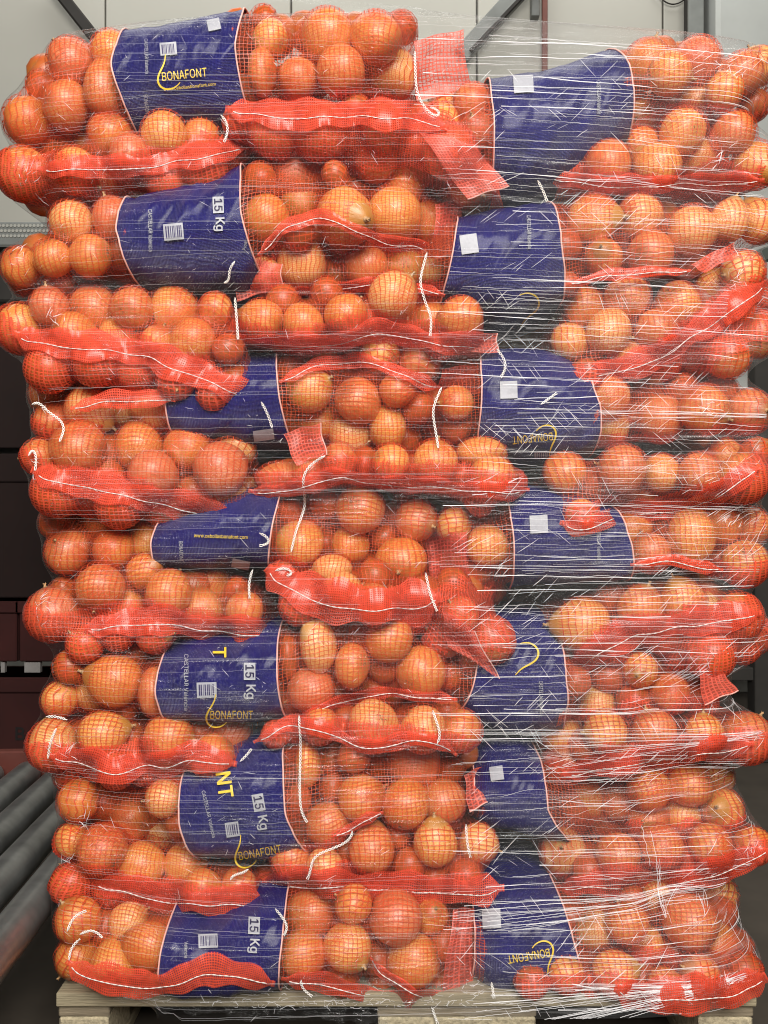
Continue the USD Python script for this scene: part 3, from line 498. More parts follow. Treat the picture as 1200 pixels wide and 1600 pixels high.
        nn = np.cross(np.gradient(Lp, axis=0), np.gradient(Lp, axis=1)); nn /= np.linalg.norm(nn, axis=2, keepdims=True) + 1e-9
        if (nn * (Lp - cen)).sum() < 0: nn = -nn
        wr = meshkit.fbm(Lp * [14, 8, 22], 3, seed=len(ALLV)) - 0.5; wr2 = meshkit.fbm((Lp @ np.array([[1, 0, .7], [0, 1, 0], [-.7, 0, 1]])) * [40, 8, 9], 3, seed=len(ALLV) + 50) - 0.5
        Lp = Lp + nn * (0.0055 + 0.009 * wr + 0.011 * wr2)[..., None]
        lb = part('label_band', (Lp.reshape(-1, 3), grid_faces(na, nv + 1)), blue_mat, th, smooth=True, uv=np.stack([X * 0.0011, np.broadcast_to(np.r_[sc, per * 1.25], X.shape)], -1).reshape(-1, 2))
        s['lb'] = lb; s['zl'] = zbuffer(np.stack([ndimage.zoom(Lp[..., k], (3, 3), order=1) for k in range(3)], -1))
        for side in (0, na - 1):
            part('hem', tube((Lp + nn * 0.001)[side, 2:nvf - 2], 0.0016, 5), hem_mat, lb, smooth=True)
        ALLV.append(Lp.reshape(-1, 3)); zb = np.minimum(zb, s['zl'])
    ZB[key] = zb
    hx, hy = PX(Vc)
    if s['bands'] and not s['lab']:
        bp = np.array(s['bands'][0][0], float); bt = np.interp(hx, bp[:, 0], bp[:, 1])
    else:
        tv, bv_ = np.interp(hx, T[:, 0], T[:, 1]), np.interp(hx, B[:, 0], B[:, 1]); bt = tv + (bv_ - tv) * (0.78 if key.startswith('R') else 0.86) + 30
    bt = bt - 30 + 26 * (meshkit.noise(np.stack([hx / 45, hx * 0, hx * 0 + len(ALLV)], -1)) - 0.5)
    cosf = np.cos(np.r_[phi, phi[0]])[None]
    keep = ((hy > bt) & (hy < bt + 120) & (cosf > -0.25)).ravel()
    fh = fc[keep[fc].all(1)]
    if len(fh) > 20:
        cl = trimesh.graph.connected_components(trimesh.Trimesh(Vc.reshape(-1, 3), np.vstack([fh[:, :3], fh[:, [0, 2, 3]]]), process=False).edges, min_len=3)
        big = set(max(cl, key=len).tolist()); fh = fh[[int(q[0]) in big for q in fh]]
        dh = Vc - np.stack([Vc[..., 0], np.full(Vc.shape[:2], s['y'] + d * 0.6), np.broadcast_to(Vc[..., 2].mean(1)[:, None], Vc.shape[:2])], -1); dh /= np.linalg.norm(dh, axis=2, keepdims=True) + 1e-9
        us, fi = np.unique(fh, return_inverse=True); vh = (Vc + dh * 0.0022).reshape(-1, 3)[us]
        part('hem_net', (vh, fi.reshape(fh.shape)), hem_net_mat, th, smooth=True, uv=UVc.reshape(-1, 2)[us])
    for bi, (poly, wpx) in enumerate(s['bands']):
        wpx = wpx * 1.3
        q = resample(poly, 3.0); n = len(q); tt = np.gradient(q, axis=0); tt /= np.linalg.norm(tt, axis=1, keepdims=True); nrm = np.stack([-tt[:, 1], tt[:, 0]], 1); nrm *= np.sign(nrm[:, 1:2] + 1e-9)
        kk = 9; jj = np.linspace(-0.5, 0.5, kk); ar = np.arange(n) * 3.0
        ends = np.clip(np.minimum(ar, ar[-1] - ar) / 25, 0.25, 1); wv = wpx * ends * (1 + 0.18 * np.sin(ar / 23 + bi + len(key)) + 0.12 * np.sin(ar / 9.1))
        off = 2.0 * np.sin(ar / 31.0 + nu) + 1.2 * np.sin(ar / 12.7)
        pp = q[:, None] + nrm[:, None] * (jj[None, :, None] * wv[:, None, None] + off[:, None, None])
        yb = zq(zb, pp[..., 0], pp[..., 1]); yb = ndimage.gaussian_filter(yb, (1.2, 1.2)) - 0.0075
        ruf = 0.0030 * np.sin(ar / 7.0)[:, None] * (np.clip(jj, 0, 1) * 2)[None] + 0.0016 * np.sin(ar / 3.9 + 1)[:, None] * (np.abs(jj) * 2)[None]
        yb = yb - np.abs(ruf) - 0.003 * (1 - (2 * jj) ** 2)[None]
        v = W(pp[..., 0], pp[..., 1], yb); uvb = np.stack(np.broadcast_arrays(ar[:, None] * 0.0011, jj[None] * wpx * 0.0011), -1)
        sb = part('seam_band', (v.reshape(-1, 3), grid_faces(n, kk)), band_mat, th, smooth=True, uv=uvb.reshape(-1, 2))
        st = v[:, 5] - np.array([0, 0.0012, 0]); a0, a1 = int(n * 0.04), int(n * 0.97)
        if a1 - a0 > 6 and wpx >= 14: part('stitch', tube(st[a0:a1], 0.0007 * (1 + 0.5 * np.sin(np.arange(a1 - a0) * 1.9)), 4), string_mat, sb)
    for quad in s['flaps']:
        qd = np.array(quad, float); g = 16; a = np.linspace(0, 1, g)[:, None, None]; c = np.linspace(0, 1, g)[None, :, None]
        pp = (1 - c) * ((1 - a) * qd[0] + a * qd[1]) + c * ((1 - a) * qd[3] + a * qd[2])
        pp = pp + 1.5 * np.stack(np.broadcast_arrays(np.sin(c[..., 0] * 7 + a[..., 0] * 2), np.sin(a[..., 0] * 8 + 1)), -1)
        yb = ndimage.gaussian_filter(zq(zb, pp[..., 0], pp[..., 1]), 2.5); yb = np.minimum(yb, np.median(yb) + 0.02) - 0.008 - 0.003 * np.sin(a[..., 0] * 9 + c[..., 0] * 3)
        v = W(pp[..., 0], pp[..., 1], yb); size = np.linalg.norm(qd[1] - qd[0]) * 0.0011, np.linalg.norm(qd[3] - qd[0]) * 0.0011
        fl = part('end_flap', (v.reshape(-1, 3), grid_faces(g, g)), flap_mat, th, smooth=True, uv=np.stack(np.broadcast_arrays(a[..., 0] * size[0], c[..., 0] * size[1]), -1).reshape(-1, 2))
        ed = v[:, -1] if size[0] < size[1] else v[-1]
        part('hem', tube(ed - [0, 0.001, 0], 0.0011, 4), hem_mat, fl)

# ------------------------------------------------------------------ drawstrings (chain-stitched white cord), hung in front of whatever lies behind
ZALL = np.minimum.reduce(list(ZB.values()))
ZALLs = ndimage.gaussian_filter(ZALL, 1.5)
for key, s in S.items():
    for poly in s['strings']:
        q = resample(poly, 1.2); ar = np.arange(len(q)) * 1.2; yb = np.minimum(zq(ZALLs, q[:, 0], q[:, 1]), zq(ZB[key], q[:, 0], q[:, 1]) + 0.02); yb = ndimage.gaussian_filter1d(yb, 6) - 0.014
        tt = np.gradient(q, axis=0); tt /= np.linalg.norm(tt, axis=1, keepdims=True) + 1e-9; nr = np.stack([-tt[:, 1], tt[:, 0]], 1)
        its = []
        for ph in (0, np.pi):
            w = np.sin(ar / 1.75 + ph) * 1.5
            its.append(tube(W(q[:, 0] + nr[:, 0] * w, q[:, 1] + nr[:, 1] * w, yb + 0.0010 * np.cos(ar / 1.75 + ph)), 0.00085, 5))
        part('drawstring', join(its), string_mat, s['prim'], smooth=True)

# ------------------------------------------------------------------ printing on the labels
def lay(key, v2, depth, cx, cy, rot):
    """v2: flat print in photo pixels, x right, y up, laid on the label's surface round (cx, cy), turned by rot degrees counter-clockwise."""
    a = math.radians(rot); px = cx + v2[:, 0] * math.cos(a) - v2[:, 1] * math.sin(a); py = cy - (v2[:, 0] * math.sin(a) + v2[:, 1] * math.cos(a))
    y = zq(S[key]['zl'], px, py) - 0.0022 - depth
    return W(px, py, y)
def text(key, txt, cx, cy, h, rot, mat, name, width=None, bold=False):
    m = meshkit.text_mesh(txt, h, 0.001, bold); m = m.subdivide_to_size(max(6, h * 0.9))
    v = np.array(m.vertices); v[:, :2] -= (v[:, :2].min(0) + v[:, :2].max(0)) / 2
    if width: v[:, 0] *= width / np.ptp(v[:, 0])
    part(name, (lay(key, v, np.where(v[:, 2] > 0.0005, 0.0006, 0.0), cx, cy, rot), np.array(m.faces)), mat, S[key]['lb'])
def patch(key, cx, cy, w, h, rot, mat, name, lift=0.0):
    g = 6; a, c = np.meshgrid(np.linspace(-.5, .5, g), np.linspace(-.5, .5, g), indexing='ij')
    v = np.stack([a.ravel() * w, c.ravel() * h], 1)
    return part(name, (lay(key, v, lift, cx, cy, rot), grid_faces(g, g)), mat, S[key]['lb'])
def barcode(key, cx, cy, w, h, rot):
    patch(key, cx, cy, w, h, rot, white_mat, 'barcode_panel')
    r = np.random.default_rng(int(cx)); its = []; x = -w * 0.40
    while x < w * 0.40:
        bw = r.choice([0.8, 1.4, 2.0]); q = np.array([[x, -h * .36], [x + bw, -h * .36], [x + bw, h * .36], [x, h * .36]]); its.append((lay(key, q, 0.0008, cx, cy, rot), np.array([[0, 1, 2, 3]]))); x += bw + r.choice([1.0, 1.7])
    part('barcode', join(its), dark_mat, S[key]['lb'])
def weight(key, cx, cy, rot, k=1.0):
    a = math.radians(rot); u = np.array([math.cos(a), -math.sin(a)])
    c = np.array([cx, cy]); patch(key, *(c - u * 0), 27 * k, 18 * k, rot, white_mat, 'weight_box')
    m = meshkit.text_mesh('15', 13 * k, 0.001, True); v = np.array(m.vertices); v[:, :2] -= (v[:, :2].min(0) + v[:, :2].max(0)) / 2
    part('weight_figure', (lay(key, v, 0.0008, *c, rot), np.array(m.faces)), dark_mat, S[key]['lb'])
    text(key, 'Kg', *(c + u * 32 * k), 14 * k, rot, white_mat, 'weight_unit', bold=True)
def swoosh(key, cx, cy, rot, k=1.0, mat=None):
    p = resample(np.array([(-26, 34), (-29, 29), (-25, 25), (-29, 19), (-36, 10), (-43, 2), (-45, -8), (-42, -16), (-34, -22), (-22, -23), (-12, -18), (-8, -12)]) * k, 1.5)
    tt = np.gradient(p, axis=0); tt /= np.linalg.norm(tt, axis=1, keepdims=True); nr = np.stack([-tt[:, 1], tt[:, 0]], 1); w = k * (0.6 + 0.9 * np.sin(np.linspace(0.1, 3.0, len(p))))[:, None]
    v = np.stack([p + nr * w, p - nr * w], 1).reshape(-1, 2)
    part('logo_swoosh', (lay(key, v, 0.0004, cx, cy, rot), grid_faces(len(p), 2)), mat or yellow_mat, S[key]['lb'])
def logo(key, cx, cy, rot, k=1.0, url=True):
    text(key, 'BONAFONT', cx, cy, 13.5 * k, rot, yellow_mat, 'logo_text', 70 * k)
    swoosh(key, cx, cy, rot, k)
    if url:
        a = math.radians(rot); text(key, 'www.cebollasbonafont.com', cx + 6 * math.cos(a) + 20 * k * math.sin(a), cy - 6 * math.sin(a) + 20 * k * math.cos(a), 5.0 * k, rot, yellow_mat, 'web_address', 82 * k)
logo('LA1', 288, 116, 6); barcode('LA1', 263, 76, 26, 20, 5); patch('LA1', 334, 38, 20, 18, 12, white_mat, 'pale_panel')
text('LA1', 'CASTELLAR Valencia', 229, 88, 5.5, 272, white_mat, 'small_print', 55); text('LA1', 'BONAFONT', 229, 165, 6, 276, white_mat, 'small_print', 34)
barcode('LA3', 271, 362, 31, 26, 5); weight('LA3', 341, 320, -88, 0.95); text('LA3', 'CASTELLAR Valencia', 235, 360, 6, 271, white_mat, 'small_print', 66); text('LA3', 'Producto', 384, 378, 5, 78, white_mat, 'small_print', 26)
patch('LA5', 412, 680, 32, 17, 8, white_mat, 'pale_panel')
text('LA7', 'www.cebollasbonafont.com', 345, 838, 5.5, -2, yellow_mat, 'web_address', 84); text('LA7', 'BONAFONT', 283, 862, 6, 272, white_mat, 'small_print', 32); patch('LA7', 376, 882, 28, 14, -12, white_mat, 'pale_panel')
barcode('LA9', 323, 1078, 31, 24, 2); weight('LA9', 390, 1049, -90); text('LA9', 'CASTELLAR Valencia', 291, 1066, 6.5, 270, white_mat, 'small_print', 88); logo('LA9', 362, 1117, 0, 0.95, url=False)
text('LA9', 'T', 343, 1019, 20, 270, yellow_mat, 'large_logo_text', bold=True)
barcode('LA11', 363, 1296, 21, 23, 8); weight('LA11', 404, 1254, -80); logo('LA11', 406, 1332, 10, 0.95, url=False); text('LA11', 'NT', 351, 1226, 22, 278, yellow_mat, 'large_logo_text', bold=True); text('LA11', 'CASTELLAR Valencia', 326, 1272, 5.5, 283, white_mat, 'small_print', 75)
barcode('LA13', 325, 1470, 30, 22, 2); weight('LA13', 397, 1446, -92); text('LA13', 'Valencia', 291, 1484, 5.5, 270, white_mat, 'small_print', 26)
for k_, x_, y_, w_, h_, r_ in (('RA1', 818, 131, 31, 27, 4), ('RA3', 733, 381, 27, 30, 8), ('RA5', 795, 609, 27, 27, 2), ('RA7', 842, 819, 28, 28, 3), ('RA11', 776, 1208, 21, 22, 8), ('RA13', 768, 1435, 29, 31, 3)): patch(k_, x_, y_, w_, h_, r_, white_mat, 'pale_panel')
logo('RA5', 832, 685, 186, 0.9, url=False); barcode('RA5', 852, 711, 34, 11, 4); logo('RA13', 826, 1494, 190, 0.95, url=False); swoosh('RA9', 800, 1012, 150, 1.0); swoosh('RA3', 800, 470, 160, 1.0)
for k_, x_, y_ in (('RA1', 936, 152), ('RA3', 827, 362), ('RA7', 936, 848), ('RA9', 846, 1090)): text(k_, 'CASTELLAR Valencia', x_, y_, 6, 272, white_mat, 'small_print', 52)

# ------------------------------------------------------------------ stretch film round the load: one hull per height, drawn tight
film_mat = M('stretch_film', {'g': ('geometry', {}), 'mp': ('mapping', {'scale': (2.0, 2.0, 45.0)}), 'n1': ('noise_texture', {'scale': 3.0, 'detail': 5, 'roughness': 0.65, 'distortion': 0.3}),
      'mp2': ('mapping', {'scale': (9.0, 9.0, 26.0)}), 'n2': ('noise_texture', {'scale': 3.0, 'detail': 6, 'roughness': 0.7}), 'ad': ('math', {'math_type': 'add'}), 'b': ('bump', {'strength': 0.42, 'distance': 0.02}),
      'lw': ('layer_weight', {'blend': 0.5}), 'pw': ('math', {'math_type': 'power', 'value2': 5.0}), 'fr': ('math', {'math_type': 'multiply', 'value2': 0.4}), 'sx': ('separate_xyz', {}), 'xr': ('map_range', {'from_min': 0.05, 'from_max': 0.30, 'to_min': 0.004, 'to_max': 0.022, 'clamp': True}),
      'st': ('map_range', {'from_min': 0.56, 'from_max': 0.72, 'to_min': 0.0, 'to_max': 5.0, 'clamp': True}), 'mu': ('math', {'math_type': 'multiply'}), 'hz': ('math', {'math_type': 'add'}),
      'tr': ('transparent_bsdf', {'color': (0.985, 0.985, 0.985)}), 'gl': ('glossy_bsdf', {'color': (1, 1, 1), 'roughness': 0.16}), 'df': ('diffuse_bsdf', {'color': (0.9, 0.9, 0.9)}),
      'gs': ('math', {'math_type': 'multiply_add', 'value2': 0.014, 'value3': 0.012}), 'gf': ('math', {'math_type': 'add'}), 'm1': ('mix_closure', {}), 'm2': ('mix_closure', {})},
     [('g.position', 'mp.vector'), ('mp.vector', 'n1.vector'), ('g.position', 'mp2.vector'), ('mp2.vector', 'n2.vector'), ('n1.fac', 'ad.value1'), ('n2.fac', 'ad.value2'), ('ad.value', 'b.height'), ('b.normal', 'gl.normal'), ('lw.facing', 'pw.value1'), ('pw.value', 'fr.value1'), ('fr.value', 'gf.value1'), ('st.result', 'gs.value1'), ('gs.value', 'gf.value2'),
      ('g.position', 'sx.vector'), ('sx.x', 'xr.value'), ('n1.fac', 'st.value'), ('st.result', 'mu.value1'), ('xr.result', 'mu.value2'), ('mu.value', 'hz.value1'), ('xr.result', 'hz.value2'),
      ('tr.BSDF', 'm1.closure1'), ('df.BSDF', 'm1.closure2'), ('hz.value', 'm1.fac'), ('m1.closure', 'm2.closure1'), ('gl.BSDF', 'm2.closure2'), ('gf.value', 'm2.fac')], 'm2.closure')
crease_mat = M('film_crease', {'tr': ('transparent_bsdf', {'color': (1, 1, 1)}), 'p': ('principled_bsdf', {'base_color': (0.92, 0.92, 0.94), 'roughness': 0.25}), 'm': ('mix_closure', {'fac': 0.72})}, [('tr.BSDF', 'm.closure1'), ('p.BSDF', 'm.closure2')], 'm.closure')
faint_mat = M('film_crease_thin', {'tr': ('transparent_bsdf', {'color': (1, 1, 1)}), 'p': ('principled_bsdf', {'base_color': (0.9, 0.9, 0.92), 'roughness': 0.25}), 'm': ('mix_closure', {'fac': 0.40})}, [('tr.BSDF', 'm.closure1'), ('p.BSDF', 'm.closure2')], 'm.closure')
A_ = np.concatenate(ALLV); zlo, zhi = ZC + (800 - 1568) * 0.0011, A_[:, 2].max() - 0.004
def resample_closed(h, n):
    h = np.vstack([h, h[:1]]); dl = np.r_[0, np.cumsum(np.linalg.norm(np.diff(h, axis=0), axis=1))]; q = np.linspace(0, dl[-1], n, endpoint=False)
    return np.stack([np.interp(q, dl, h[:, k]) for k in (0, 1)], 1)
NR, NK = 210, 420; zr = np.linspace(zlo, zhi, NR); RR = np.zeros((2, NR, NK, 2))
for i, win in [(i, w) for i in range(NR) for w in (0, 1)]:
    z = zr[i]; q = A_[np.abs(A_[:, 2] - z) < (0.040, 0.007)[win]][:, :2]
    q = np.vstack([q, [[q[:, 0].min() + 0.02, 0.5], [q[:, 0].max() - 0.02, 0.5]]])
    h = q[ConvexHull(q).vertices]; h = h - h.mean(0); m0 = q[ConvexHull(q).vertices].mean(0)
    h = resample_closed(h + m0, 1600); back = np.argmax(h[:, 1] - 9 * (np.abs(h[:, 0] + 0.02) > 0.01)); h = np.roll(h, -back, 0); h = np.vstack([h, h[:1]])
    dl = np.r_[0, np.cumsum(np.linalg.norm(np.diff(h, axis=0), axis=1))]; sN = np.linspace(0, dl[-1], NK, endpoint=False)
    RR[win, i] = np.stack([np.interp(sN, dl, h[:, k]) for k in (0, 1)], 1)
wide, tight = ndimage.gaussian_filter1d(RR[0], 4.0, axis=0, mode='nearest'), ndimage.gaussian_filter1d(RR[1], 1.3, axis=0, mode='nearest')
ctr = (wide[..., 0].max() + wide[..., 0].min()) / 2; wt = np.clip((np.abs(wide[..., 0] - ctr) - 0.40) / 0.14, 0, 1)[..., None]; wt = np.maximum(wt, np.clip((zr - (ZC + 0.80)) / 0.05, 0, 1)[:, None, None])
R = wide * (1 - wt) + tight * wt                                     # bridging over the front, clinging at the sides and the top
cc = R.mean(1, keepdims=True); dv = R - cc; R = R + 0.003 * dv / (np.linalg.norm(dv, axis=2, keepdims=True) + 1e-9)
FV = np.concatenate([R, np.broadcast_to(zr[:, None, None], (NR, NK, 1))], 2)
film = thing('stretch_film', 'clear wrinkled stretch film wrapped round the whole load of sacks', 'film', (0, 0.3, zlo))
part('film_sheet', (FV.reshape(-1, 3), grid_faces(NR, NK, True)), film_mat, film, smooth=True)
front = FV[(FV[..., 1] < 0.3)]
gx_, gz_ = np.arange(-0.75, 0.75, 0.004), zr
FY = np.full((NR, len(gx_)), 0.2)
for i in range(NR):
    r = FV[i]; r = r[np.argsort(r[:, 0])]; r = r[r[:, 1] < 0.32]
    ys = {}
    fr_ = r[r[:, 1] < np.interp(r[:, 0], [r[0, 0], r[-1, 0]], [0.3, 0.3])]
    FY[i] = np.interp(gx_, fr_[:, 0], fr_[:, 1], left=fr_[0, 1] + 0.0, right=fr_[-1, 1])
FY = ndimage.gaussian_filter(FY, (1, 2)); XMIN, XMAX = FV[..., 0].min(1), FV[..., 0].max(1)
def fy(x, z): return ndimage.map_coordinates(FY, [(np.asarray(z) - zr[0]) / (zr[1] - zr[0]), (np.asarray(x) + 0.75) / 0.004], order=1, mode='nearest')
def film_line(px0, py0, px1, py1, wob=0.0, n=None):
    n = n or max(3, int(math.hypot(px1 - px0, py1 - py0) / 8)); a = np.linspace(0, 1, n)
    x = (px0 + (px1 - px0) * a - 600) * 0.00113; z = ZC + (800 - (py0 + (py1 - py0) * a)) * 0.00113
    if wob: z = z + wob * (ndimage.gaussian_filter1d(rng.normal(size=n), max(1, n / 14)) * 3)
    zi = (z - zr[0]) / (zr[1] - zr[0]); lo, hi = np.interp(zi, np.arange(NR), XMIN), np.interp(zi, np.arange(NR), XMAX)
    ok = (x > lo + 0.01) & (x < hi - 0.006) & (z > zr[0]) & (z < zr[-1])
    p = np.stack([x, fy(x, z) - 0.0015, z], 1)[ok]
    return p if len(p) > 2 else None
ridge, rw, thin, tw, tick, kw = [], [], [], [], [], []
yy_ = 62.0
while yy_ < 1560:
    x0_ = random.choice([random.uniform(640, 800), random.uniform(760, 900)]); x1_ = random.choice([1230, 1230, random.uniform(1000, 1200)]); sl = random.gauss(0.015, 0.022) * (x1_ - x0_)
    l = film_line(x0_, yy_, x1_, yy_ + sl, random.choice([0.0008, 0.0016, 0.003]))
    if l is not None:
        w = 0.0003 + 0.0008 * random.random() ** 2; n = len(l); ridge.append(l); rw.append(w * (0.45 + 0.75 * np.clip(ndimage.gaussian_filter1d(rng.normal(size=n), 2) * 2.3 + 0.55, 0, 1.7)))
    yy_ += random.choice([2, 3, 5, 7, 10])
for cx_, cy_, n_, sp in ((1120, 1498, 30, 75), (1080, 1390, 16, 25), (1195, 1150, 10, 40)):        # where the film is pulled together
    for k in range(n_):
        l = film_line(random.uniform(690, 860), cy_ + random.uniform(-0.5, 1.3) * sp, cx_ + random.uniform(-40, 30), cy_ + random.gauss(0, 5), 0.0006)
        if l is not None: ridge.append(l); rw.append(np.full(len(l), random.uniform(0.0003, 0.0009)))
yy_ = 30.0
while yy_ < 1560:
    l = film_line(random.uniform(-10, 150), yy_, random.uniform(500, 900), yy_ + random.gauss(0, 14), 0.0012)
    if l is not None: thin.append(l); tw.append(0.00022 + 0.0002 * random.random())
    yy_ += random.choice([5, 8, 12, 18])
for k in range(270):                                              # slanting creases, several side by side between two ridges
    x_, y_ = random.uniform(700, 1180), random.uniform(90, 1530); up = random.random() < 0.68; an0 = random.gauss(38, 6) if up else random.gauss(-50, 8)
    for q in range(random.choice([1, 2, 3, 5])):
        L_ = random.uniform(14, 42); an = math.radians(an0 + random.gauss(0, 4)); xq = x_ + q * random.uniform(10, 26); yq = y_ + random.gauss(0, 4)
        l = film_line(xq, yq, xq + L_ * math.cos(an), yq - L_ * math.sin(an), 0.0003, n=5)
        if l is not None: tick.append(l); kw.append(random.uniform(0.00035, 0.0009) * np.interp(np.linspace(0, 1, len(l)), [0, .25, .75, 1], [0.3, 1, .9, .3]))
for k in range(620):
    x_, y_ = random.uniform(10, 760), random.uniform(30, 1560); L_ = random.choice([random.uniform(3, 9), random.uniform(3, 9), random.uniform(9, 20)]); an = math.radians(random.choice([random.gauss(42, 12), random.gauss(-45, 16)]))
    l = film_line(x_, y_, x_ + L_ * math.cos(an), y_ - L_ * math.sin(an), n=4)
    if l is not None: tick.append(l); kw.append(random.uniform(0.00025, 0.0006) * np.interp(np.linspace(0, 1, len(l)), [0, .3, .7, 1], [.4, 1, 1, .4]))
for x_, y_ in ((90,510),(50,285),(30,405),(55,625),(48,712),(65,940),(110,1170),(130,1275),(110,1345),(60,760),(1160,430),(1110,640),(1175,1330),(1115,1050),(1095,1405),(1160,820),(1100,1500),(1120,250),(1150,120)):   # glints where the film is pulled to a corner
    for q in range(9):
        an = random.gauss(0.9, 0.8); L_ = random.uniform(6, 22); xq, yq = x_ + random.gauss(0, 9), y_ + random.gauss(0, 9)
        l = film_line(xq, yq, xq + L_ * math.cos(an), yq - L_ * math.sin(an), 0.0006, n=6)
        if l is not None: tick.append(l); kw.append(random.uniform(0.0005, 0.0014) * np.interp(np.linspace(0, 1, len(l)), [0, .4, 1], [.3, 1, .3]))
for q in range(9):
    o_ = random.gauss(0, 9); vx = resample([(1008 + o_, 1285), (1016 + o_ * .8, 1340), (1022 + o_ * .6, 1410), (1042 + o_ * .4, 1470), (1062 + o_ * .2, 1505)], 8)
    a0 = random.randrange(0, 12); a1 = a0 + random.randrange(5, 14); seg = vx[a0:a1] + rng.normal(size=(len(vx[a0:a1]), 2)) * 0.8
    if len(seg) > 3:
        x = (seg[:, 0] - 600) * 0.00113; z = ZC + (800 - seg[:, 1]) * 0.00113; tick.append(np.stack([x, fy(x, z) - 0.0015, z], 1)); kw.append(np.full(len(seg), random.uniform(0.0004, 0.0010)))
curves('stretch_ridge', ridge, rw, crease_mat, film, kind='stuff', label='long white horizontal ridges in the stretched film')
curves('fine_ridge', thin, tw, faint_mat, film, kind='stuff', label='faint thin horizontal lines in the clear film')
curves('crease', tick, kw, crease_mat, film, kind='stuff', label='short white slanting creases and scratches in the film')

# ------------------------------------------------------------------ pallet
wood = plain('pallet_wood', (0.21, 0.17, 0.115), 0.8, 0.35, 14, bump=0.4, stretch=(1, 6, 14))
wood_edge = plain('pallet_wood_edge', (0.29, 0.245, 0.16), 0.8, 0.25, 20, bump=0.4, stretch=(1, 8, 14))
chip = plain('pressed_wood_block', (0.42, 0.36, 0.24), 0.9, 0.45, 120, bump=0.6)
pz = ZC + (800 - 1552) / F * D; pl, pr = (87 - 600) / F * D, (1183 - 600) / F * D
pal = thing('pallet', 'weathered wooden pallet with pressed wood blocks under the load', 'pallet', (0, 0.35, 0))
fl0 = pz - 0.144
ydeck = 0.0
for k, wd in enumerate((0.145, 0.10, 0.145, 0.10, 0.145, 0.10)):
    dz = random.uniform(-0.002, 0.001) if k else 0
    part('deck_board', box(pl + random.uniform(0, .004) * (k > 0), pr - random.uniform(0, .004) * (k > 0), ydeck, ydeck + wd, pz - 0.024 + dz, pz + dz, 0.002), wood_edge if k == 0 else wood, pal); ydeck += wd + 0.012
for x0_, x1_ in ((pl + 0.003, pl + 0.088), (-0.01, 0.262), (pr - 0.098, pr - 0.004)):
    for y0_ in (0.007, 0.34, 0.66):
        part('block', box(x0_, x1_, y0_, y0_ + 0.14, fl0 + 0.022, pz - 0.046, 0.003), chip, pal)
    part('stringer_board', box(x0_ - 0.0015, x1_ + 0.0015, 0.009, 0.83, pz - 0.0455, pz - 0.0245, 0.002), wood, pal); part('bottom_board', box(x0_ - 0.002, x1_ + 0.002, 0.005, 0.83, fl0, fl0 + 0.0215, 0.002), wood_edge, pal)
# loose film over the pallet's front edge
n = 150; m = 12; a = np.linspace(0, 1, n)[:, None]; c = np.linspace(0, 1, m)[None]
sx_ = (170 + 640 * a) * 1.0; px_ = np.broadcast_to(sx_, (n, m)); wv = meshkit.fbm(np.stack(np.broadcast_arrays(px_ / 14, c * 3, 0 * px_), -1), 4) - 0.5
drop = 0.045 * (0.35 + 0.65 * np.sin(np.pi * a) ** 0.5) * (0.7 + 0.8 * meshkit.fbm(np.stack([a[:, 0] * 12, a[:, 0] * 0, a[:, 0] * 0], -1), 3))[:, None]
prof = np.clip(c * 1.6, 0, 1); dn = np.clip((c - 0.55) / 0.45, 0, 1)
fx = (px_ - 600) * 0.00107; fyv = 0.09 - 0.104 * prof + 0.018 * wv - 0.004 * dn; fz = pz + 0.012 + 0.016 * (1 - prof) + 0.022 * wv * (1 - dn) - drop * dn
skirt = np.stack(np.broadcast_arrays(fx, fyv, fz), -1)
part('film_skirt', (skirt.reshape(-1, 3), grid_faces(n, m)), film_mat, film, smooth=True, label='crumpled loose film hanging over the front edge of the pallet')
sk, sw = [], []
for k in range(520):
    i, j = random.randrange(4, n - 6), random.randrange(0, m - 2); L_ = random.randrange(2, 5)
    p0 = skirt[i, j] + [0, -0.003, 0.002]; an = random.uniform(0, 6.28); ln = random.uniform(0.003, 0.016)
    p1 = p0 + np.array([math.cos(an) * ln, -0.001, math.sin(an) * ln * 0.6]); sk.append(np.stack([p0, (p0 + p1) / 2 + rng.normal(size=3) * 0.001, p1])); sw.append(random.uniform(0.0003, 0.0008))
curves('skirt_crease', sk, sw, crease_mat, film, kind='stuff')

# ------------------------------------------------------------------ the shed behind: floor, wall, bracing, post, column, crates, roller conveyor
floor_mat = plain('concrete_floor', (0.05, 0.04, 0.03), 0.75, 0.3, 5, bump=0.1)
part('floor', (np.array([[-8, -6, fl0], [8, -6, fl0], [8, 5.2, fl0], [-8, 5.2, fl0]]), np.array([[0, 1, 2, 3]])), floor_mat, kind='structure', label='dark dusty concrete floor')
wall_mat = plain('wall_panel', (0.47, 0.46, 0.41), 0.6, 0.05, 1.5)
YW = 3.4
wall = thing('back_wall', 'light grey panelled warehouse wall behind the stacked sacks', 'wall', (0, YW, fl0)); cd(wall, kind='structure')
xs = np.linspace(-4.5, 4.5, 10)
for k in range(9): part('wall_panel', box(xs[k] + 0.004, xs[k + 1] - 0.004, YW, YW + 0.06, fl0, 5.0, 0.006), wall_mat, wall)
steel = plain('dark_steel', (0.030, 0.027, 0.024), 0.8, 0.25, 8)
greysteel = plain('grey_steel', (0.20, 0.21, 0.20), 0.5, 0.2, 8); redsteel = plain('red_oxide_steel', (0.16, 0.05, 0.035), 0.6, 0.3, 8)
palegrey = plain('pale_duct', (0.48, 0.50, 0.48), 0.5, 0.08, 4)
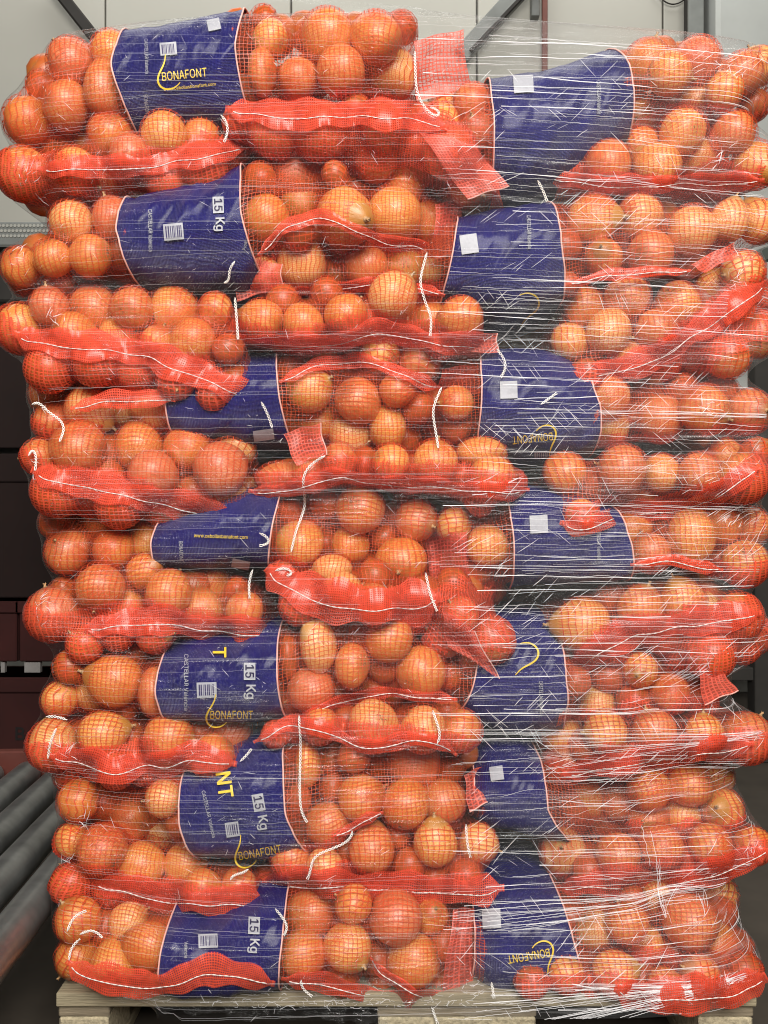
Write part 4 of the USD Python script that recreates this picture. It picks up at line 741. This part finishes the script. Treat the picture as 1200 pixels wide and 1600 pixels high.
def bar(p0, p1, w, t):
    p0, p1 = np.array(p0, float), np.array(p1, float); L = np.linalg.norm(p1 - p0); m = box(-w / 2, w / 2, -t / 2, t / 2, 0, L, min(w, t) * 0.12)
    z = (p1 - p0) / L; y = np.array([0, 1.0, 0]); x = np.cross(y, z); x /= np.linalg.norm(x); y = np.cross(z, x)
    T4 = np.eye(4); T4[:3, 0], T4[:3, 1], T4[:3, 2], T4[:3, 3] = x, y, z, p0; m.apply_transform(T4); return m
def at(px, py, y): return W(px, py, y)
br = thing('wall_brace', 'dark steel diagonal brace on the wall above the left labels', 'brace', at(130, 30, YW - 0.1)); part('brace_bar', bar(at(70, -40, YW - 0.1), at(330, 290, YW - 0.1), 0.06, 0.06), steel, br)
br = thing('wall_brace', 'grey steel diagonal brace rising right of the topmost flap', 'brace', at(770, 30, YW - 0.1))
part('brace_bar', bar(at(720, 88, YW - 0.1), at(850, -55, YW - 0.1), 0.09, 0.05), greysteel, br); part('brace_rod', bar(at(735, 80, YW - 0.16), at(830, -20, YW - 0.16), 0.018, 0.018), steel, br)
po = thing('wall_post', 'thin red brown post against the wall above the right sacks', 'post', at(851, 100, YW - 0.08)); part('shaft', bar(at(851, 420, YW - 0.08), at(851, -80, YW - 0.08), 0.028, 0.03), redsteel, po)
part('bracket', box(*(at(830, 0, YW - .05)[0], at(843, 0, YW - .05)[0]), YW - 0.06, YW - 0.005, at(0, 26, YW - .05)[2], at(0, -30, YW)[2], 0.004), greysteel, po)
co = thing('steel_column', 'dark steel column on the wall at the upper right', 'column', at(1087, 50, YW - 0.2)); xa, xb = at(1076, 0, YW - 0.2)[0], at(1100, 0, YW - 0.2)[0]
part('flange', box(xa, xb, YW - 0.2, YW - 0.18, fl0, 4.9, 0.003), greysteel, co); part('web', box((xa + xb) / 2 - 0.006, (xa + xb) / 2 + 0.006, YW - 0.18, YW - 0.02, fl0, 4.9), steel, co)
du = thing('wall_duct', 'pale grey boxed duct on the wall right of the dark column', 'duct', at(1150, 50, YW - 0.12)); part('casing', box(at(1101, 0, YW - .12)[0], at(1192, 0, YW - .12)[0], YW - 0.3, YW - 0.005, 1.0, 4.9, 0.02), palegrey, du)
wi = thing('cable', 'thin dark cable looping along the wall at the top right', 'cable', at(1050, 5, YW - 0.03)); part('loop', tube(at(*resample([(1020, -20), (1032, -2), (1045, 9), (1060, 8), (1075, -4), (1080, -20)], 3).T, YW - 0.03), 0.004, 5), steel, wi)
# left: machine frame with perforated beam, crates in the dark
fr = thing('machine_frame', 'dark machine frame with a perforated beam left of the sacks', 'machine', at(40, 420, 2.2)); Y0 = 2.2
part('beam', box(at(-200, 0, Y0)[0], at(250, 0, Y0)[0], Y0, Y0 + 0.25, at(0, 385, Y0)[2], at(0, 346, Y0)[2], 0.008), greysteel, fr)
its = []
for i in range(3):
    for k in range(34):
        m_ = trimesh.creation.cylinder(0.0065, 0.006, sections=8); m_.apply_transform(trimesh.transformations.rotation_matrix(np.pi / 2, [1, 0, 0])); p = at(-60 + k * 6 + 3 * (i % 2), 353 + i * 8, Y0); m_.apply_translation([p[0], Y0 - 0.002, p[2]]); its.append((np.array(m_.vertices), np.array(m_.faces)))
part('perforation', join(its), plain('pale_holes', (0.42, 0.42, 0.38), 0.6, 0.1, 8), fr, kind='stuff')
part('lower_beam', box(at(-200, 0, Y0)[0], at(250, 0, Y0)[0], Y0 + 0.03, Y0 + 0.3, at(0, 468, Y0)[2], at(0, 398, Y0)[2], 0.008), steel, fr)
part('body_panel', box(at(-200, 0, Y0)[0], at(300, 0, Y0)[0], Y0 + 0.32, Y0 + 0.36, at(0, 400, Y0)[2], at(0, 380, Y0)[2]), steel, fr)
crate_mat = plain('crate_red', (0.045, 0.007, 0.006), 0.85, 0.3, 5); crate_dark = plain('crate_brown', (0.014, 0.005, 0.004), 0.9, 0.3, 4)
def crate(px0, px1, py0, py1, y, mat, label, white=False):
    a_, b_ = at(px0, py1, y), at(px1, py0, y); t_ = thing('plastic_crate', label, 'crate', ((a_[0] + b_[0]) / 2, y, a_[2]), group='crates stacked in the dark on the left'); H_ = b_[2] - a_[2]
    part('front', box(a_[0], b_[0], y, y + 0.02, a_[2], a_[2] + H_ * 0.86, 0.004), mat, t_); part('side', box(a_[0], a_[0] + 0.02, y + 0.021, y + 0.42, a_[2], a_[2] + H_ * 0.86), mat, t_); part('side', box(b_[0] - 0.02, b_[0], y + 0.021, y + 0.42, a_[2], a_[2] + H_ * 0.86), mat, t_)
    part('back', box(a_[0], b_[0], y + 0.421, y + 0.44, a_[2], a_[2] + H_ * 0.86), mat, t_); part('base', box(a_[0] + 0.021, b_[0] - 0.021, y + 0.021, y + 0.42, a_[2] + 0.002, a_[2] + 0.02), mat, t_)
    part('rim', box(a_[0] - 0.012, b_[0] + 0.012, y - 0.012, y - 0.001, a_[2] + H_ * 0.78, a_[2] + H_ * 0.97, 0.004), mat, t_)
    return t_
Yc = 1.75
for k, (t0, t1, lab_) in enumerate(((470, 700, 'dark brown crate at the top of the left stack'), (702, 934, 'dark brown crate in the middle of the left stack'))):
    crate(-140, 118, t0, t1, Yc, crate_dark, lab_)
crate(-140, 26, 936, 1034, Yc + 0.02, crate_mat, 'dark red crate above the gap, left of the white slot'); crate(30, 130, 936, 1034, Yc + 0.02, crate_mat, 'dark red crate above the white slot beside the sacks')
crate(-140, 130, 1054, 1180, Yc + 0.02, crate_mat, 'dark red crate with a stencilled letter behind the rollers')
bm = meshkit.text_mesh('B', 0.045, 0.002, True); bv = np.array(bm.vertices); p = at(22, 1156, Yc + 0.02); part('letter', (np.stack([bv[:, 0] + p[0], np.full(len(bv), Yc + 0.0185) - bv[:, 2] * .3, bv[:, 1] + p[2]], 1), np.array(bm.faces)), plain('stencil_black', (0.012, 0.008, 0.008), 0.6), stage.GetPrimAtPath('/World/plastic_crate_004'))
sl_ = thing('crate_liner', 'white strips showing in the slot between two red crates', 'liner', at(30, 1045, Yc + .1)); 
for q0, q1 in ((-4, 2), (33, 58), (76, 84)): part('strip', box(at(q0, 0, Yc)[0], at(q1, 0, Yc)[0], Yc + 0.03, Yc + 0.05, at(0, 1053, Yc)[2], at(0, 1037, Yc)[2]), plain('liner_white', (0.35, 0.33, 0.32), 0.7), sl_)
# roller conveyor
roll_mat = plain('roller_steel', (0.20, 0.205, 0.20), 0.32, 0.5, 9, metallic=0.6, bump=0.05); rail_mat = plain('rail_red', (0.14, 0.035, 0.025), 0.5, 0.3, 6)
cv = thing('roller_conveyor', 'roller conveyor with grey steel rollers and red rail left of the pallet', 'conveyor', (-1.1, 0.4, fl0)); zr_ = ZC - 0.72
dirv = np.array([(530 - 600) / F, 1.0, 0]); dirv /= np.linalg.norm(dirv); side = np.array([dirv[1], -dirv[0], 0])
far0 = at(100, 1222, 0.96); far0[2] = zr_
for k in range(9):
    e1 = far0 - side * (0.098 * k - 0.196) ; e0 = e1 - dirv * 1.75
    L = np.linalg.norm(e1 - e0); m = trimesh.creation.revolve(np.array([[0, 0], [0.030, 0], [0.036, 0.004], [0.036, L - 0.004], [0.030, L], [0, L]]), sections=28)
    zz = dirv; xx = side; yy = np.cross(zz, xx); T4 = np.eye(4); T4[:3, 0], T4[:3, 1], T4[:3, 2], T4[:3, 3] = xx, yy, zz, e0; m.apply_transform(T4)
    rl = part('roller', m, roll_mat, cv, smooth=35); part('axle', bar(e1 - dirv * 0.01, e1 + dirv * 0.05, 0.014, 0.014), steel, rl)
ra = far0 + dirv * 0.03 + side * 0.35; rb = far0 + dirv * 0.03 - side * 0.9
for nm, off in (('far_rail', 0.0), ('near_rail', -1.83)):
    a_, b_ = ra + dirv * off, rb + dirv * off; m = box(0, np.linalg.norm(a_ - b_), 0, 0.035, -0.06, 0.055, 0.004); T4 = np.eye(4); xx = (a_ - b_) / np.linalg.norm(a_ - b_); T4[:3, 0], T4[:3, 1], T4[:3, 3] = xx, dirv, b_; m.apply_transform(T4); part('rail', m, rail_mat, cv)
for q in (0.1, 1.1):
    for off in (0.0, -1.83):
        b_ = rb + dirv * (off + 0.018) + side * q; part('leg', box(b_[0] - 0.025, b_[0] + 0.025, b_[1] - 0.014, b_[1] + 0.014, fl0, zr_ - 0.061, 0.003), rail_mat, cv)
# right: dark beam, shelf unit behind
rk = thing('storage_rack', 'dark steel rack behind the right edge of the load', 'rack', at(1190, 700, 2.0)); Yr = 2.0
part('post', box(at(1180, 0, Yr)[0], at(1196, 0, Yr)[0] + 0.05, Yr, Yr + 0.08, fl0, at(0, 500, Yr)[2], 0.004), steel, rk)
part('beam', bar(at(1120, 425, Yr + .1), at(1290, 365, Yr + .1), 0.055, 0.05), plain('rack_green', (0.05, 0.065, 0.055), 0.5, 0.2, 6), rk)
part('back_panel', box(at(930, 0, Yr)[0], at(1420, 0, Yr)[0], Yr + 0.3, Yr + 0.33, at(0, 1040, Yr)[2], at(0, 660, Yr)[2], 0.004), plain('rack_panel', (0.03, 0.026, 0.024), 0.6, 0.2, 4), rk)
part('shelf', box(at(930, 0, Yr)[0], at(1420, 0, Yr)[0], Yr + 0.02, Yr + 0.299, at(0, 1065, Yr)[2], at(0, 1045, Yr)[2], 0.003), steel, rk)
